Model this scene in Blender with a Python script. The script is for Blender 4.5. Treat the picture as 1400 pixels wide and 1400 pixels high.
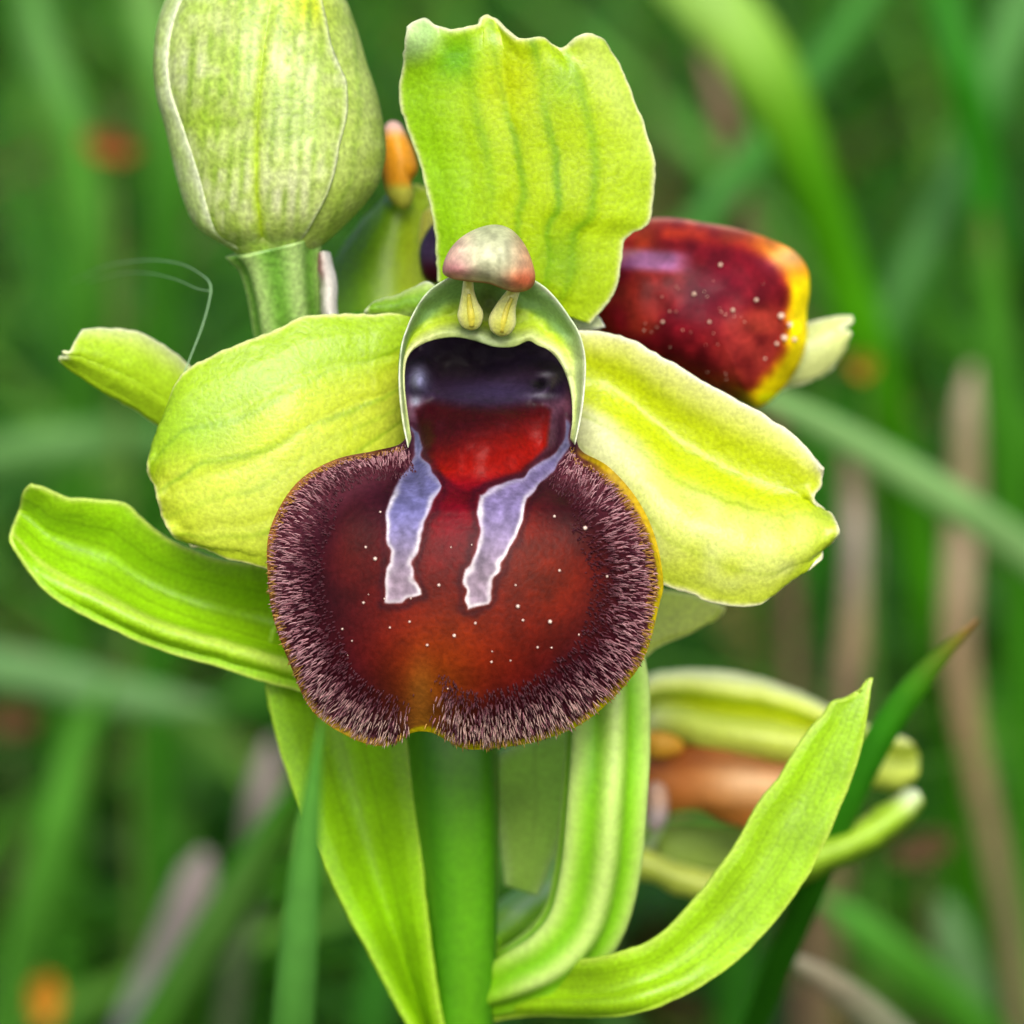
import bpy, math, random
import numpy as np

for o in list(bpy.data.objects):
    bpy.data.objects.remove(o, do_unlink=True)
random.seed(11)
rng = np.random.default_rng(11)
sc = bpy.context.scene

# ------------------------------------------------------------------ camera
D = 90.0            # mm from the lens to the plane in focus
K = 0.02            # mm in that plane for one picture element of the photograph
PITCH = math.radians(20)
FOCUS = np.array([0.0, 0.0, 150.0])      # mm, the flower hangs 15 cm above the soil
RIGHT = np.array([1.0, 0, 0])
FWD = np.array([0, math.cos(PITCH), -math.sin(PITCH)])
UP = np.array([0, math.sin(PITCH), math.cos(PITCH)])
cam_d = bpy.data.cameras.new('camera')
cam = bpy.data.objects.new('camera', cam_d)
sc.collection.objects.link(cam)
cam.location = (FOCUS - FWD * D) * 0.001
cam.rotation_euler = (math.pi / 2 - PITCH, 0, 0)
cam_d.sensor_width = 36
cam_d.lens = 36 * D / (1400 * K)
cam_d.clip_start = 0.005
cam_d.clip_end = 500
cam_d.dof.use_dof = True
cam_d.dof.focus_distance = (D + 0.4) * 0.001
cam_d.dof.aperture_fstop = cam_d.lens / 2.0
sc.camera = cam

# ------------------------------------------------------------------ light
SUN_EL, SUN_AZ = math.radians(47), math.radians(176)     # azimuth clockwise from +Y
world = bpy.data.worlds.new('World')
sc.world = world
world.use_nodes = True
wn = world.node_tree.nodes
bg = wn['Background']
sky = wn.new('ShaderNodeTexSky')
sky.sky_type = 'NISHITA'
sky.sun_disc = False
sky.sun_elevation = SUN_EL
sky.sun_rotation = SUN_AZ
sky.dust_density = 4.0
sky.air_density = 1.0
sky.ozone_density = 1.0
world.node_tree.links.new(sky.outputs[0], bg.inputs[0])
bg.inputs[1].default_value = 0.08
sun_d = bpy.data.lights.new('sun', 'SUN')
sun_d.energy = 1.5
sun_d.angle = math.radians(25)
sun_d.color = (1.0, 0.96, 0.88)
sun = bpy.data.objects.new('sun', sun_d)
sc.collection.objects.link(sun)
sun.rotation_euler = (math.pi / 2 - SUN_EL, 0, math.pi - SUN_AZ)
sun.location = (-0.4, -0.5, 1.5)
sc.view_settings.view_transform = 'Standard'
sc.view_settings.look = 'None'
sc.view_settings.gamma = 1.0
sc.view_settings.use_curve_mapping = False
sc.view_settings.exposure = 1.45
sc.render.engine = 'CYCLES'
sc.cycles.use_denoising = True
sc.cycles.max_bounces = 8

# ------------------------------------------------------------------ helpers
def P(px, py, w):
    """picture column, row (1400 grid) and depth in mm behind the focal plane -> world point in mm"""
    px, py, w = np.broadcast_arrays(np.asarray(px, float), np.asarray(py, float), np.asarray(w, float))
    f = K * (1 + w / D)
    return (FOCUS + ((px - 700) * f)[..., None] * RIGHT + ((700 - py) * f)[..., None] * UP + w[..., None] * FWD)

def lin(c):
    c = np.clip(np.asarray(c, float) / 255.0, 0, 1)
    return np.where(c <= 0.04045, c / 12.92, ((c + 0.055) / 1.055) ** 2.4)

ALB = 0.85
def sstep(a, b, x):
    t = np.clip((x - a) / (b - a), 0, 1)
    return t * t * (3 - 2 * t)

def mixc(a, b, f):
    f = np.asarray(f)[..., None]
    return np.asarray(a, float) * (1 - f) + np.asarray(b, float) * f

_ng = {}
def vnoise(x, y, scale, seed=0):
    if seed not in _ng:
        _ng[seed] = np.random.default_rng(100 + seed).random((64, 64))
    g = _ng[seed]
    x = np.asarray(x) / scale; y = np.asarray(y) / scale
    xi = np.floor(x).astype(int); yi = np.floor(y).astype(int)
    fx = x - xi; fy = y - yi
    fx = fx * fx * (3 - 2 * fx); fy = fy * fy * (3 - 2 * fy)
    a = g[xi % 64, yi % 64]; b = g[(xi + 1) % 64, yi % 64]
    c = g[xi % 64, (yi + 1) % 64]; d = g[(xi + 1) % 64, (yi + 1) % 64]
    return (a * (1 - fx) + b * fx) * (1 - fy) + (c * (1 - fx) + d * fx) * fy

def curve(pts, n, closed=False):
    """smooth curve through the points, n samples even in length"""
    p = np.asarray(pts, float)
    if len(p) == 2 and not closed:
        t = np.linspace(0, 1, n)[:, None]
        return p[0] * (1 - t) + p[1] * t
    if closed:
        q = np.vstack([p[-1], p, p[0], p[1]])
    else:
        q = np.vstack([2 * p[0] - p[1], p, 2 * p[-1] - p[-2]])
    out = []
    t = np.linspace(0, 1, 12, endpoint=False)[:, None]
    for i in range(1, len(q) - 2):
        p0, p1, p2, p3 = q[i - 1], q[i], q[i + 1], q[i + 2]
        out.append(0.5 * (2 * p1 + (p2 - p0) * t + (2 * p0 - 5 * p1 + 4 * p2 - p3) * t ** 2 + (3 * p1 - p0 - 3 * p2 + p3) * t ** 3))
    out.append(q[-2][None])
    c = np.vstack(out)
    L = np.concatenate([[0], np.cumsum(np.linalg.norm(np.diff(c[:, :2], axis=0), axis=1))])
    s = np.linspace(0, L[-1], n, endpoint=not closed)
    return np.stack([np.interp(s, L, c[:, k]) for k in range(c.shape[1])], 1)

def coons(base, left, right, tip, nu, nv):
    b, t = curve(base, nu), curve(tip, nu)
    l, r = curve(left, nv), curve(right, nv)
    u = np.linspace(0, 1, nu)[None, :, None]; v = np.linspace(0, 1, nv)[:, None, None]
    return ((1 - v) * b[None] + v * t[None] + (1 - u) * l[:, None] + u * r[:, None]
            - ((1 - u) * (1 - v) * b[0] + u * (1 - v) * b[-1] + (1 - u) * v * t[0] + u * v * t[-1]))

def new_mesh(name, V, F, col, mat, parent=None, origin=None):
    """V in world mm, col linear per vertex; verts are stored relative to the root's place"""
    V = np.asarray(V, float).reshape(-1, 3)
    org = np.zeros(3) if origin is None else np.asarray(origin, float)
    if parent is not None:
        r = parent
        while r.parent: r = r.parent
        org = np.array(r.location) * 1000.0
    me = bpy.data.meshes.new(name)
    me.from_pydata(((V - org) * 0.001).tolist(), [], F if isinstance(F, list) else F.tolist())
    ca = me.color_attributes.new('Col', 'FLOAT_COLOR', 'POINT')
    c4 = np.ones((len(V), 4), np.float32); c4[:, :3] = np.asarray(col, float).reshape(-1, 3) if np.ndim(col) > 1 else col
    ca.data.foreach_set('color', c4.ravel())
    me.polygons.foreach_set('use_smooth', np.ones(len(me.polygons), bool))
    me.materials.append(mat)
    me.update()
    o = bpy.data.objects.new(name, me)
    sc.collection.objects.link(o)
    if parent is not None: o.parent = parent
    else: o.location = org * 0.001
    return o

def gridfaces(nv, nu, wrap=False, off=0, flip=False):
    i = np.arange(nv - 1)[:, None]; j = np.arange(nu if wrap else nu - 1)[None]
    j2 = (j + 1) % nu
    a = i * nu + j; b = i * nu + j2; c = (i + 1) * nu + j2; d = (i + 1) * nu + j
    f = np.stack([a, b, c, d], -1).reshape(-1, 4) + off
    return f[:, ::-1] if flip else f

def sheet(name, parent, V, th, col, mat, origin=None):
    """a thin leaf of tissue: V (nv,nu,3) mm mid-surface, th thickness mm, col (nv,nu,3) 0-255"""
    nv, nu = V.shape[:2]
    n = np.cross(np.gradient(V, axis=1), np.gradient(V, axis=0))
    n /= np.linalg.norm(n, axis=-1, keepdims=True) + 1e-12
    if (n @ -FWD).mean() < 0: n = -n; flip = True
    else: flip = False
    s = np.linspace(0, 1, nu)[None]; t = np.linspace(0, 1, nv)[:, None]
    e = np.minimum(np.minimum(s, 1 - s) * 8, np.minimum(t, 1 - t) * 10)
    h = (th * (0.35 + 0.65 * np.clip(e, 0, 1)) / 2)[..., None]
    VV = np.vstack([(V + n * h).reshape(-1, 3), (V - n * h).reshape(-1, 3)])
    N = nv * nu
    F = [gridfaces(nv, nu, flip=flip), gridfaces(nv, nu, off=N, flip=not flip)]
    ring = np.concatenate([np.arange(nu), np.arange(1, nv) * nu + nu - 1, (nv - 1) * nu + np.arange(nu - 2, -1, -1), np.arange(nv - 2, 0, -1) * nu])
    r2 = np.roll(ring, -1)
    side = np.stack([ring, ring + N, r2 + N, r2], -1)
    F.append(side if not flip else side[:, ::-1])
    c = lin(col).reshape(-1, 3) * ALB
    return new_mesh(name, VV, np.vstack(F), np.vstack([c, c]), mat, parent, origin)

def loft(name, parent, pts, radii, mat, colf, n=28, m=60, rib=None, origin=None, flat=1.0, caps=True):
    """a tapered tube through (px,py,w); radii in px at that depth; colf(t, a) -> 0-255"""
    pw = np.asarray(pts, float)
    c3 = P(pw[:, 0], pw[:, 1], pw[:, 2])
    rr = np.asarray(radii, float) * K * (1 + pw[:, 2] / D)
    cr = curve(np.hstack([c3, rr[:, None]]), m)
    return loft3(name, parent, cr[:, :3], np.maximum(cr[:, 3], 0.01), mat, colf, n, rib, origin, flat)

def loft3(name, parent, c, r, mat, colf, n=28, rib=None, origin=None, flat=1.0):
    m = len(c)
    tan = np.gradient(c, axis=0); tan /= np.linalg.norm(tan, axis=1, keepdims=True) + 1e-12
    side = np.cross(tan, FWD); side /= np.linalg.norm(side, axis=1, keepdims=True) + 1e-12
    front = np.cross(side, tan)
    front *= np.sign((front @ -FWD).mean() or 1.0)
    a = np.linspace(0, 2 * np.pi, n, endpoint=False)[None]
    t = np.linspace(0, 1, m)[:, None]
    k = np.ones((m, n)) if rib is None else rib(t, a)
    R = r[:, None] * k
    V = c[:, None] + side[:, None] * (R * np.cos(a))[..., None] + front[:, None] * (R * np.sin(a) * flat)[..., None]
    col = np.broadcast_to(np.asarray(colf(t + 0 * a, a + 0 * t), float), (m, n, 3)) if callable(colf) else np.broadcast_to(np.asarray(colf, float), (m, n, 3))
    col = lin(col) * ALB
    VV = np.vstack([V.reshape(-1, 3), c[:1], c[-1:]])
    F = gridfaces(m, n, wrap=True).tolist()
    for j in range(n):
        F.append([(j + 1) % n, j, m * n]); F.append([(m - 1) * n + j, (m - 1) * n + (j + 1) % n, m * n + 1])
    CC = np.vstack([col.reshape(-1, 3), col[0, :1], col[-1, :1]])
    return new_mesh(name, VV, F, CC, mat, parent, origin)

def polar(name, parent, centre, outline, Wf, colf, mat, nr=60, na=200, th=0.4, power=0.85):
    """a rounded body over a closed outline; Wf(px,py,rho)->depth mm, colf(px,py,rho)->0-255"""
    ol = curve(outline, na, closed=True)
    r = (np.linspace(0, 1, nr) ** power)[:, None, None]
    G = np.asarray(centre) + (ol[None] - centre) * r
    rho = np.broadcast_to(r[..., 0], G.shape[:2])
    W = Wf(G[..., 0], G[..., 1], rho)
    V = P(G[..., 0], G[..., 1], W)
    col = lin(colf(G[..., 0], G[..., 1], rho)) * ALB
    step = max(1, nr // 12)
    Gi = G[::-1][::step] if (nr - 1) % step == 0 else G[::-1][::step]
    Gb = Gi; rb = rho[::-1][::step]
    Wb = Wf(Gb[..., 0], Gb[..., 1], rb) + th * np.sqrt(np.clip(1 - rb ** 4, 0, 1)) + 0.02
    Vb = P(Gb[..., 0], Gb[..., 1], Wb); cb = col[::-1][::step]
    VV = np.vstack([V.reshape(-1, 3), Vb.reshape(-1, 3)])
    F = np.vstack([gridfaces(nr, na, wrap=True), gridfaces(len(Vb), na, wrap=True, off=nr * na)])
    br = np.arange(na); b2 = (br + 1) % na; o1 = (nr - 1) * na; o2 = nr * na
    F = np.vstack([F, np.stack([o1 + br, o1 + b2, o2 + b2, o2 + br], -1)])
    return new_mesh(name, VV, F[:, ::-1], np.vstack([col.reshape(-1, 3), cb.reshape(-1, 3)]), mat, parent)

def empty(name, loc_mm):
    o = bpy.data.objects.new(name, None)
    sc.collection.objects.link(o)
    o.location = np.asarray(loc_mm) * 0.001
    o.empty_display_size = 0.01
    return o

def tag(o, label, cat, group=None, kind=None):
    if label: o['label'] = label
    if cat: o['category'] = cat
    if group: o['group'] = group
    if kind: o['kind'] = kind
    return o

# ------------------------------------------------------------------ materials
def tissue(name, rough=0.45, transl=0.3, grain=0.18, scale=6000, bump=0.3, bdist=0.00002, spec=0.5, coat=0.0, big=0.0, coatr=0.15, sheen=0.0, gloss_noise=0.0):
    m = bpy.data.materials.new(name); m.use_nodes = True
    nt = m.node_tree; N = nt.nodes; L = nt.links
    pb = N['Principled BSDF']; out = N['Material Output']
    at = N.new('ShaderNodeAttribute'); at.attribute_name = 'Col'
    tc = N.new('ShaderNodeTexCoord')
    nz = N.new('ShaderNodeTexNoise'); nz.inputs['Scale'].default_value = scale; nz.inputs['Detail'].default_value = 3
    L.new(tc.outputs['Object'], nz.inputs['Vector'])
    mr = N.new('ShaderNodeMapRange'); mr.inputs[1].default_value = 0.3; mr.inputs[2].default_value = 0.7
    mr.inputs[3].default_value = 1 - grain; mr.inputs[4].default_value = 1 + grain
    L.new(nz.outputs[0], mr.inputs[0])
    nb = N.new('ShaderNodeTexNoise'); nb.inputs['Scale'].default_value = scale / 12; nb.inputs['Detail'].default_value = 4
    L.new(tc.outputs['Object'], nb.inputs['Vector'])
    mb = N.new('ShaderNodeMapRange'); mb.inputs[1].default_value = 0.3; mb.inputs[2].default_value = 0.7
    mb.inputs[3].default_value = 1 - big; mb.inputs[4].default_value = 1 + big
    L.new(nb.outputs[0], mb.inputs[0])
    mm = N.new('ShaderNodeMath'); mm.operation = 'MULTIPLY'
    L.new(mr.outputs[0], mm.inputs[0]); L.new(mb.outputs[0], mm.inputs[1])
    vm = N.new('ShaderNodeVectorMath'); vm.operation = 'SCALE'
    L.new(at.outputs['Color'], vm.inputs[0]); L.new(mm.outputs[0], vm.inputs['Scale'])
    L.new(vm.outputs[0], pb.inputs['Base Color'])
    pb.inputs['Roughness'].default_value = rough
    pb.inputs['Specular IOR Level'].default_value = spec
    pb.inputs['Coat Weight'].default_value = coat
    pb.inputs['Coat Roughness'].default_value = coatr
    if sheen:
        pb.inputs['Sheen Weight'].default_value = sheen; pb.inputs['Sheen Roughness'].default_value = 0.4
    if bump:
        bp = N.new('ShaderNodeBump'); bp.inputs['Strength'].default_value = bump; bp.inputs['Distance'].default_value = bdist
        L.new(nz.outputs[0], bp.inputs['Height']); L.new(bp.outputs[0], pb.inputs['Normal'])
    if transl:
        tr = N.new('ShaderNodeBsdfTranslucent'); L.new(vm.outputs[0], tr.inputs[0])
        mx = N.new('ShaderNodeMixShader'); mx.inputs[0].default_value = transl
        L.new(pb.outputs[0], mx.inputs[1]); L.new(tr.outputs[0], mx.inputs[2]); L.new(mx.outputs[0], out.inputs[0])
    return m

M_SEPAL = tissue('sepal_tissue', rough=0.4, transl=0.32, grain=0.17, scale=9000, bump=0.8, big=0.06)
M_BUD = tissue('bud_tissue', rough=0.45, transl=0.2, grain=0.3, scale=7000, bump=0.7, bdist=0.00003, big=0.12)
M_STEM = tissue('stem_tissue', rough=0.4, transl=0.12, grain=0.1, scale=4000, bump=0.2, big=0.08)
M_LIP = tissue('lip_velvet', rough=0.45, transl=0.0, grain=0.22, scale=7000, bump=0.5, bdist=0.00003, spec=0.07, coat=0.0, coatr=0.25, big=0.18)
M_HAIR = tissue('lip_hair', rough=0.45, transl=0.3, grain=0.1, bump=0, spec=0.4)
M_COL = tissue('column_tissue', rough=0.5, spec=0.35, transl=0.25, grain=0.14, scale=9000, bump=0.4, big=0.1)
M_POL = tissue('pollen_mass', rough=0.3, transl=0.2, grain=0.15, scale=12000, bump=0.5, coat=0.3)
M_GRASS = tissue('grass_blade', rough=0.5, spec=0.25, transl=0.4, grain=0.08, scale=1500, bump=0, big=0.15)
M_DRY = tissue('dry_stalk', rough=0.7, transl=0.1, grain=0.2, scale=1500, bump=0.3, bdist=0.0001, big=0.2)
M_SILK = tissue('silk', rough=0.3, transl=0.3, grain=0, bump=0)

def soil_material():
    m = bpy.data.materials.new('meadow_soil'); m.use_nodes = True
    nt = m.node_tree; N = nt.nodes; L = nt.links; pb = N['Principled BSDF']
    tc = N.new('ShaderNodeTexCoord')
    nz = N.new('ShaderNodeTexNoise'); nz.inputs['Scale'].default_value = 60; nz.inputs['Detail'].default_value = 8
    L.new(tc.outputs['Object'], nz.inputs['Vector'])
    cr = N.new('ShaderNodeValToRGB')
    e = cr.color_ramp.elements
    e[0].position = 0.35; e[0].color = (0.010, 0.026, 0.004, 1)
    e[1].position = 0.7; e[1].color = (0.025, 0.085, 0.008, 1)
    k = e.new(0.52); k.color = (0.03, 0.03, 0.012, 1)
    L.new(nz.outputs[0], cr.inputs[0]); L.new(cr.outputs[0], pb.inputs['Base Color'])
    pb.inputs['Roughness'].default_value = 0.9
    bp = N.new('ShaderNodeBump'); bp.inputs['Strength'].default_value = 0.8; bp.inputs['Distance'].default_value = 0.01
    L.new(nz.outputs[0], bp.inputs['Height']); L.new(bp.outputs[0], pb.inputs['Normal'])
    return m

# ------------------------------------------------------------------ ground
def make_ground():
    xs = np.concatenate([np.linspace(-1500, 1500, 121)])
    edge = np.array([-60000, -20000, -6000, -2600.0])
    xs = np.concatenate([edge, xs, -edge[::-1]])
    X, Y = np.meshgrid(xs, xs)
    Z = (vnoise(X + 9000, Y + 9000, 90, 5) - 0.5) * 16 + (vnoise(X + 9000, Y + 9000, 35, 6) - 0.5) * 6 - 6
    V = np.stack([X, Y, Z], -1)
    o = new_mesh('ground', V, gridfaces(*X.shape), (0.05, 0.08, 0.03), soil_material())
    o['kind'] = 'structure'
make_ground()

# ------------------------------------------------------------------ meadow grass
def make_grass():
    VV, FF, CC = [], [], []
    base = 0
    pal = [(62, 136, 24), (84, 164, 34), (46, 116, 14), (104, 176, 70), (72, 150, 40), (36, 96, 12), (122, 186, 74), (66, 150, 8)]
    ns = 8
    cam2 = (FOCUS - FWD * D)[:2]
    def blade(x, y, h, lean, az, w, c, droop):
        nonlocal base
        t = np.linspace(0, 1, ns)
        hor = lean * h * t ** (1.6 + droop)
        z = h * (t - droop * 0.45 * t ** 3) - 6
        d = np.array([math.cos(az), math.sin(az)])
        cx = x + hor * d[0]; cy = y + hor * d[1]
        fa = az + rng.uniform(-1.4, 1.4)
        s = np.array([-math.sin(fa), math.cos(fa)])
        ww = w * 0.5 * np.minimum(1, (1 - t) * 2.2 + 0.02) * (0.75 + 0.25 * np.sin(t * 3))
        mid = np.stack([cx, cy, z], 1)
        L_ = mid + np.stack([s[0] * ww, s[1] * ww, 0.25 * ww], 1)
        R_ = mid - np.stack([s[0] * ww, s[1] * ww, -0.25 * ww], 1)
        VV.append(np.stack([L_, mid, R_], 1).reshape(-1, 3))
        FF.append(gridfaces(ns, 3, off=base)); base += ns * 3
        cc = lin(np.clip(np.asarray(c) * rng.uniform(0.8, 1.15), 0, 255)) * np.array([0.5, 0.5, 0.32])
        CC.append(np.repeat(cc[None], ns * 3, 0))
    n = 0
    while n < 6000:
        y = 60 + 1100 * rng.random() ** 1.35
        x = rng.uniform(-1, 1) * (90 + 0.42 * y)
        if y < 130 and abs(x) < 24 + 0.2 * y: continue
        h = rng.uniform(45, 120) * (1.0 if y > 160 else 0.62)
        # keep the space round the orchid open, as in the meadow
        c = pal[rng.integers(len(pal))]
        if rng.random() < 0.06: c = (140, 125, 85)
        blade(x, y, h, rng.uniform(0.3, 1.7), rng.uniform(0, 6.283), rng.uniform(2.2, 6.0), c, rng.uniform(0, 1))
        n += 1
    for k in range(1500):      # short turf round the foot of the stem
        a = rng.uniform(0, 6.283); r = 160 * math.sqrt(rng.random())
        blade(r * math.cos(a), r * math.sin(a) - 10, rng.uniform(20, 55), rng.uniform(0.2, 0.9), rng.uniform(0, 6.283), rng.uniform(1.5, 3.5), pal[rng.integers(len(pal))], rng.uniform(0, 1))
    o = new_mesh('meadow_grass', np.vstack(VV), np.vstack(FF), np.vstack(CC), M_GRASS)
    tag(o, 'soft green meadow grass filling the ground behind the orchid', 'grass', kind='stuff')
make_grass()

# ------------------------------------------------------------------ the orchid
STEM_PTS = [(632, 1400, 9.0), (634, 1300, 8.2), (630, 1200, 7.6), (625, 1100, 7.0), (621, 1010, 6.6), (612, 900, 6.6), (600, 780, 7.0), (575, 640, 8.0), (520, 520, 9.0), (470, 440, 9.0)]
foot = P(632, 1400, 9.0); foot_z = foot.copy(); foot_z[2] = -4.0
plant = empty('orchid_plant', (foot[0], foot[1], 0))
tag(plant, 'spider orchid with maroon furry-lipped flowers and yellow-green sepals on green stem', 'orchid')

def make_stem():
    top = np.array([[*P(*p)] for p in STEM_PTS])
    rr = np.array([46, 47, 52, 60, 66, 60, 50, 45, 38, 30]) * K * (1 + np.array([p[2] for p in STEM_PTS]) / D)
    low = []
    for z in (-6, 20, 55, 90, 115):
        f = z / foot[2]
        low.append([foot[0] - 1.2 * math.sin(f * 3.1), foot[1] + 1.5 * math.sin(f * 3.1), z, 1.6 - 0.45 * f])
    cr = curve(np.vstack([np.array(low), np.hstack([top, rr[:, None]])]), 140)
    # the curve is sampled by its first two axes, so resample by true length instead
    pts = np.vstack([np.array(low), np.hstack([top, rr[:, None]])])
    L = np.concatenate([[0], np.cumsum(np.linalg.norm(np.diff(pts[:, :3], axis=0), axis=1))])
    s = np.linspace(0, L[-1], 160)
    cr = np.stack([np.interp(s, L, pts[:, k]) for k in range(4)], 1)
    for k in range(6): cr[1:-1] = (cr[:-2] + 2 * cr[1:-1] + cr[2:]) / 4
    def colf(t, a):
        c = mixc((60, 126, 4), (84, 150, 10), 0.5 + 0.5 * np.cos(a * 3 + 1))
        return c
    loft3('stem', plant, cr[:, :3], cr[:, 3], M_STEM, colf, 36, rib=lambda t, a: 1 + 0.035 * np.cos(5 * a + 0.6))
make_stem()

def st(nv, nu):
    return np.linspace(0, 1, nu)[None, :] + np.zeros((nv, 1)), np.linspace(0, 1, nv)[:, None] + np.zeros((1, nu))

def rimdist(G, tip=True, base=False):
    nv, nu = G.shape[:2]; s, t = st(nv, nu)
    wl = np.linalg.norm(np.diff(G, axis=1), axis=2).sum(1)[:, None]
    ll = np.linalg.norm(np.diff(G, axis=0), axis=2).sum(0)[None]
    d = np.minimum(s, 1 - s) * wl
    if tip: d = np.minimum(d, (1 - t) * ll)
    if base: d = np.minimum(d, t * ll)
    return d

def flap(name, parent, base, left, right, tip, Wf, colf, mat=None, nu=70, nv=90, th=0.28):
    G = coons(base, left, right, tip, nu, nv); s, t = st(nv, nu)
    jx = vnoise(G[..., 0], G[..., 1], 8, 70) + 1.4 * vnoise(G[..., 0], G[..., 1], 23, 72) - 1.2; jy = vnoise(G[..., 0], G[..., 1], 8, 71) + 1.4 * vnoise(G[..., 0], G[..., 1], 23, 73) - 1.2
    G = G + (1.1 if name == 'bract' else 2.0) * np.stack([jx, jy], -1)
    W = Wf(s, t, G)
    return sheet(name, parent, P(G[..., 0], G[..., 1], W), th, np.clip(colf(s, t, G) * (1.0, 0.99, 1.05), 0, 255), mat or M_SEPAL)

def g1(x, c, sg): return np.exp(-((x - c) / sg) ** 2)

# ---- the open flower: its ribbed ovary carries the rest
def ovary_col(t, a):
    c = mixc((122, 188, 24), (190, 222, 116), 0.5 + 0.5 * np.cos(6 * a + 2.2))
    c = mixc(c, (214, 236, 180), 0.95 * sstep(0.5, 0.72, t) * (0.5 + 0.5 * np.cos(6 * a + 2.2)))
    return mixc(c, (112, 172, 6), 0.8 * sstep(0.3, 0.08, t))
flower = loft('flower', plant,
     [(640, 1365, 9.2), (705, 1338, 8.4), (764, 1304, 7.4), (800, 1255, 6.8), (818, 1180, 6.1), (826, 1090, 5.2), (831, 1000, 5.0), (826, 910, 4.8), (790, 800, 4.4), (740, 690, 4.2), (700, 570, 4.2), (680, 470, 4.2)],
     [28, 42, 50, 54, 56, 56, 55, 54, 50, 46, 40, 30], M_STEM, ovary_col, n=72, m=90, rib=lambda t, a: 1 + 0.11 * np.cos(6 * a + 2.2))
flower['label'] = 'open flower facing forward with ribbed pale green ovary behind it'

# dorsal sepal
def dorsal():
    base = [(598, 385), (640, 405), (700, 410), (755, 425), (806, 441)]
    left = [(598, 385), (598, 345), (591, 295), (581, 250), (570, 213), (554, 170), (547, 140), (549, 100), (554, 60), (557, 36)]
    tip = [(557, 36), (568, 29), (582, 26), (600, 36), (618, 40), (640, 36), (654, 32), (658, 24), (667, 20), (680, 27), (692, 42), (706, 50), (722, 52), (738, 51), (752, 60), (765, 66), (778, 58), (790, 49), (803, 46), (816, 50), (826, 58)]
    right = [(806, 441), (830, 415), (845, 388), (850, 352), (853, 331), (866, 318), (885, 306), (890, 285), (893, 258), (895, 230), (890, 200), (880, 168), (865, 130), (846, 90), (826, 58)]
    def W(s, t, G):
        w = 3.6 - 1.5 * t + 0.5 * (t - 0.5) ** 2
        w = w - 0.6 * np.sin(np.pi * s) * (0.4 + 0.6 * t)                       # gently bowed across
        for c in (0.24, 0.43, 0.62, 0.8): w = w + 0.045 * g1(s + 0.02 * np.sin(5 * t), c, 0.035)
        w = w + 0.16 * vnoise(G[..., 0], G[..., 1], 70, 1) + 0.25 * g1(t, 1, 0.06) * np.sin(s * 19)
        w = w - 0.9 * np.exp(-((G[..., 0] - 562) / 34) ** 2 - ((G[..., 1] - 40) / 40) ** 2)
        return w
    def C(s, t, G):
        x, y = G[..., 0], G[..., 1]
        c = mixc((176, 208, 6), (150, 204, 10), sstep(0.45, 0.05, s))
        c = mixc(c, (182, 216, 40), 0.7 * sstep(0.75, 1, s))
        for c0, a in ((0.28, .35), (0.43, .55), (0.62, .6), (0.76, .45)):
            c = mixc(c, (104, 160, 8), a * g1(s + 0.025 * np.sin(4 * t + c0 * 9), c0, 0.02) * (0.35 + vnoise(x, y, 60, 2)))
        c = mixc(c, (92, 172, 10), 0.75 * np.exp(-((x - 625) / 30) ** 2 - ((y - 78) / 30) ** 2))
        c = mixc(c, (110, 168, 10), 0.55 * np.exp(-((x - 765) / 35) ** 2 - ((y - 355) / 45) ** 2))
        c = mixc(c, (120, 178, 20), 0.5 * np.exp(-((x - 765) / 30) ** 2 - ((y - 110) / 35) ** 2))
        c = mixc(c, (206, 224, 12), 0.6 * np.exp(-((x - 700) / 45) ** 2 - ((y - 110) / 50) ** 2))
        c = mixc(c, (186, 222, 150), 0.85 * sstep(72, 30, np.hypot(x - 556, y - 30)))
        c = mixc(c, (206, 226, 120), 0.6 * np.exp(-(((x - 855) + 0.5 * (160 - y)) / 30) ** 2) * (s > 0.6) * sstep(260, 120, y))
        c = mixc(c, (238, 240, 196), 0.85 * np.exp(-(rimdist(G) / 5.5) ** 2))
        return c
    flap('dorsal_sepal', flower, base, left, right, tip, W, C, nu=130, nv=130)
dorsal()

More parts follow.
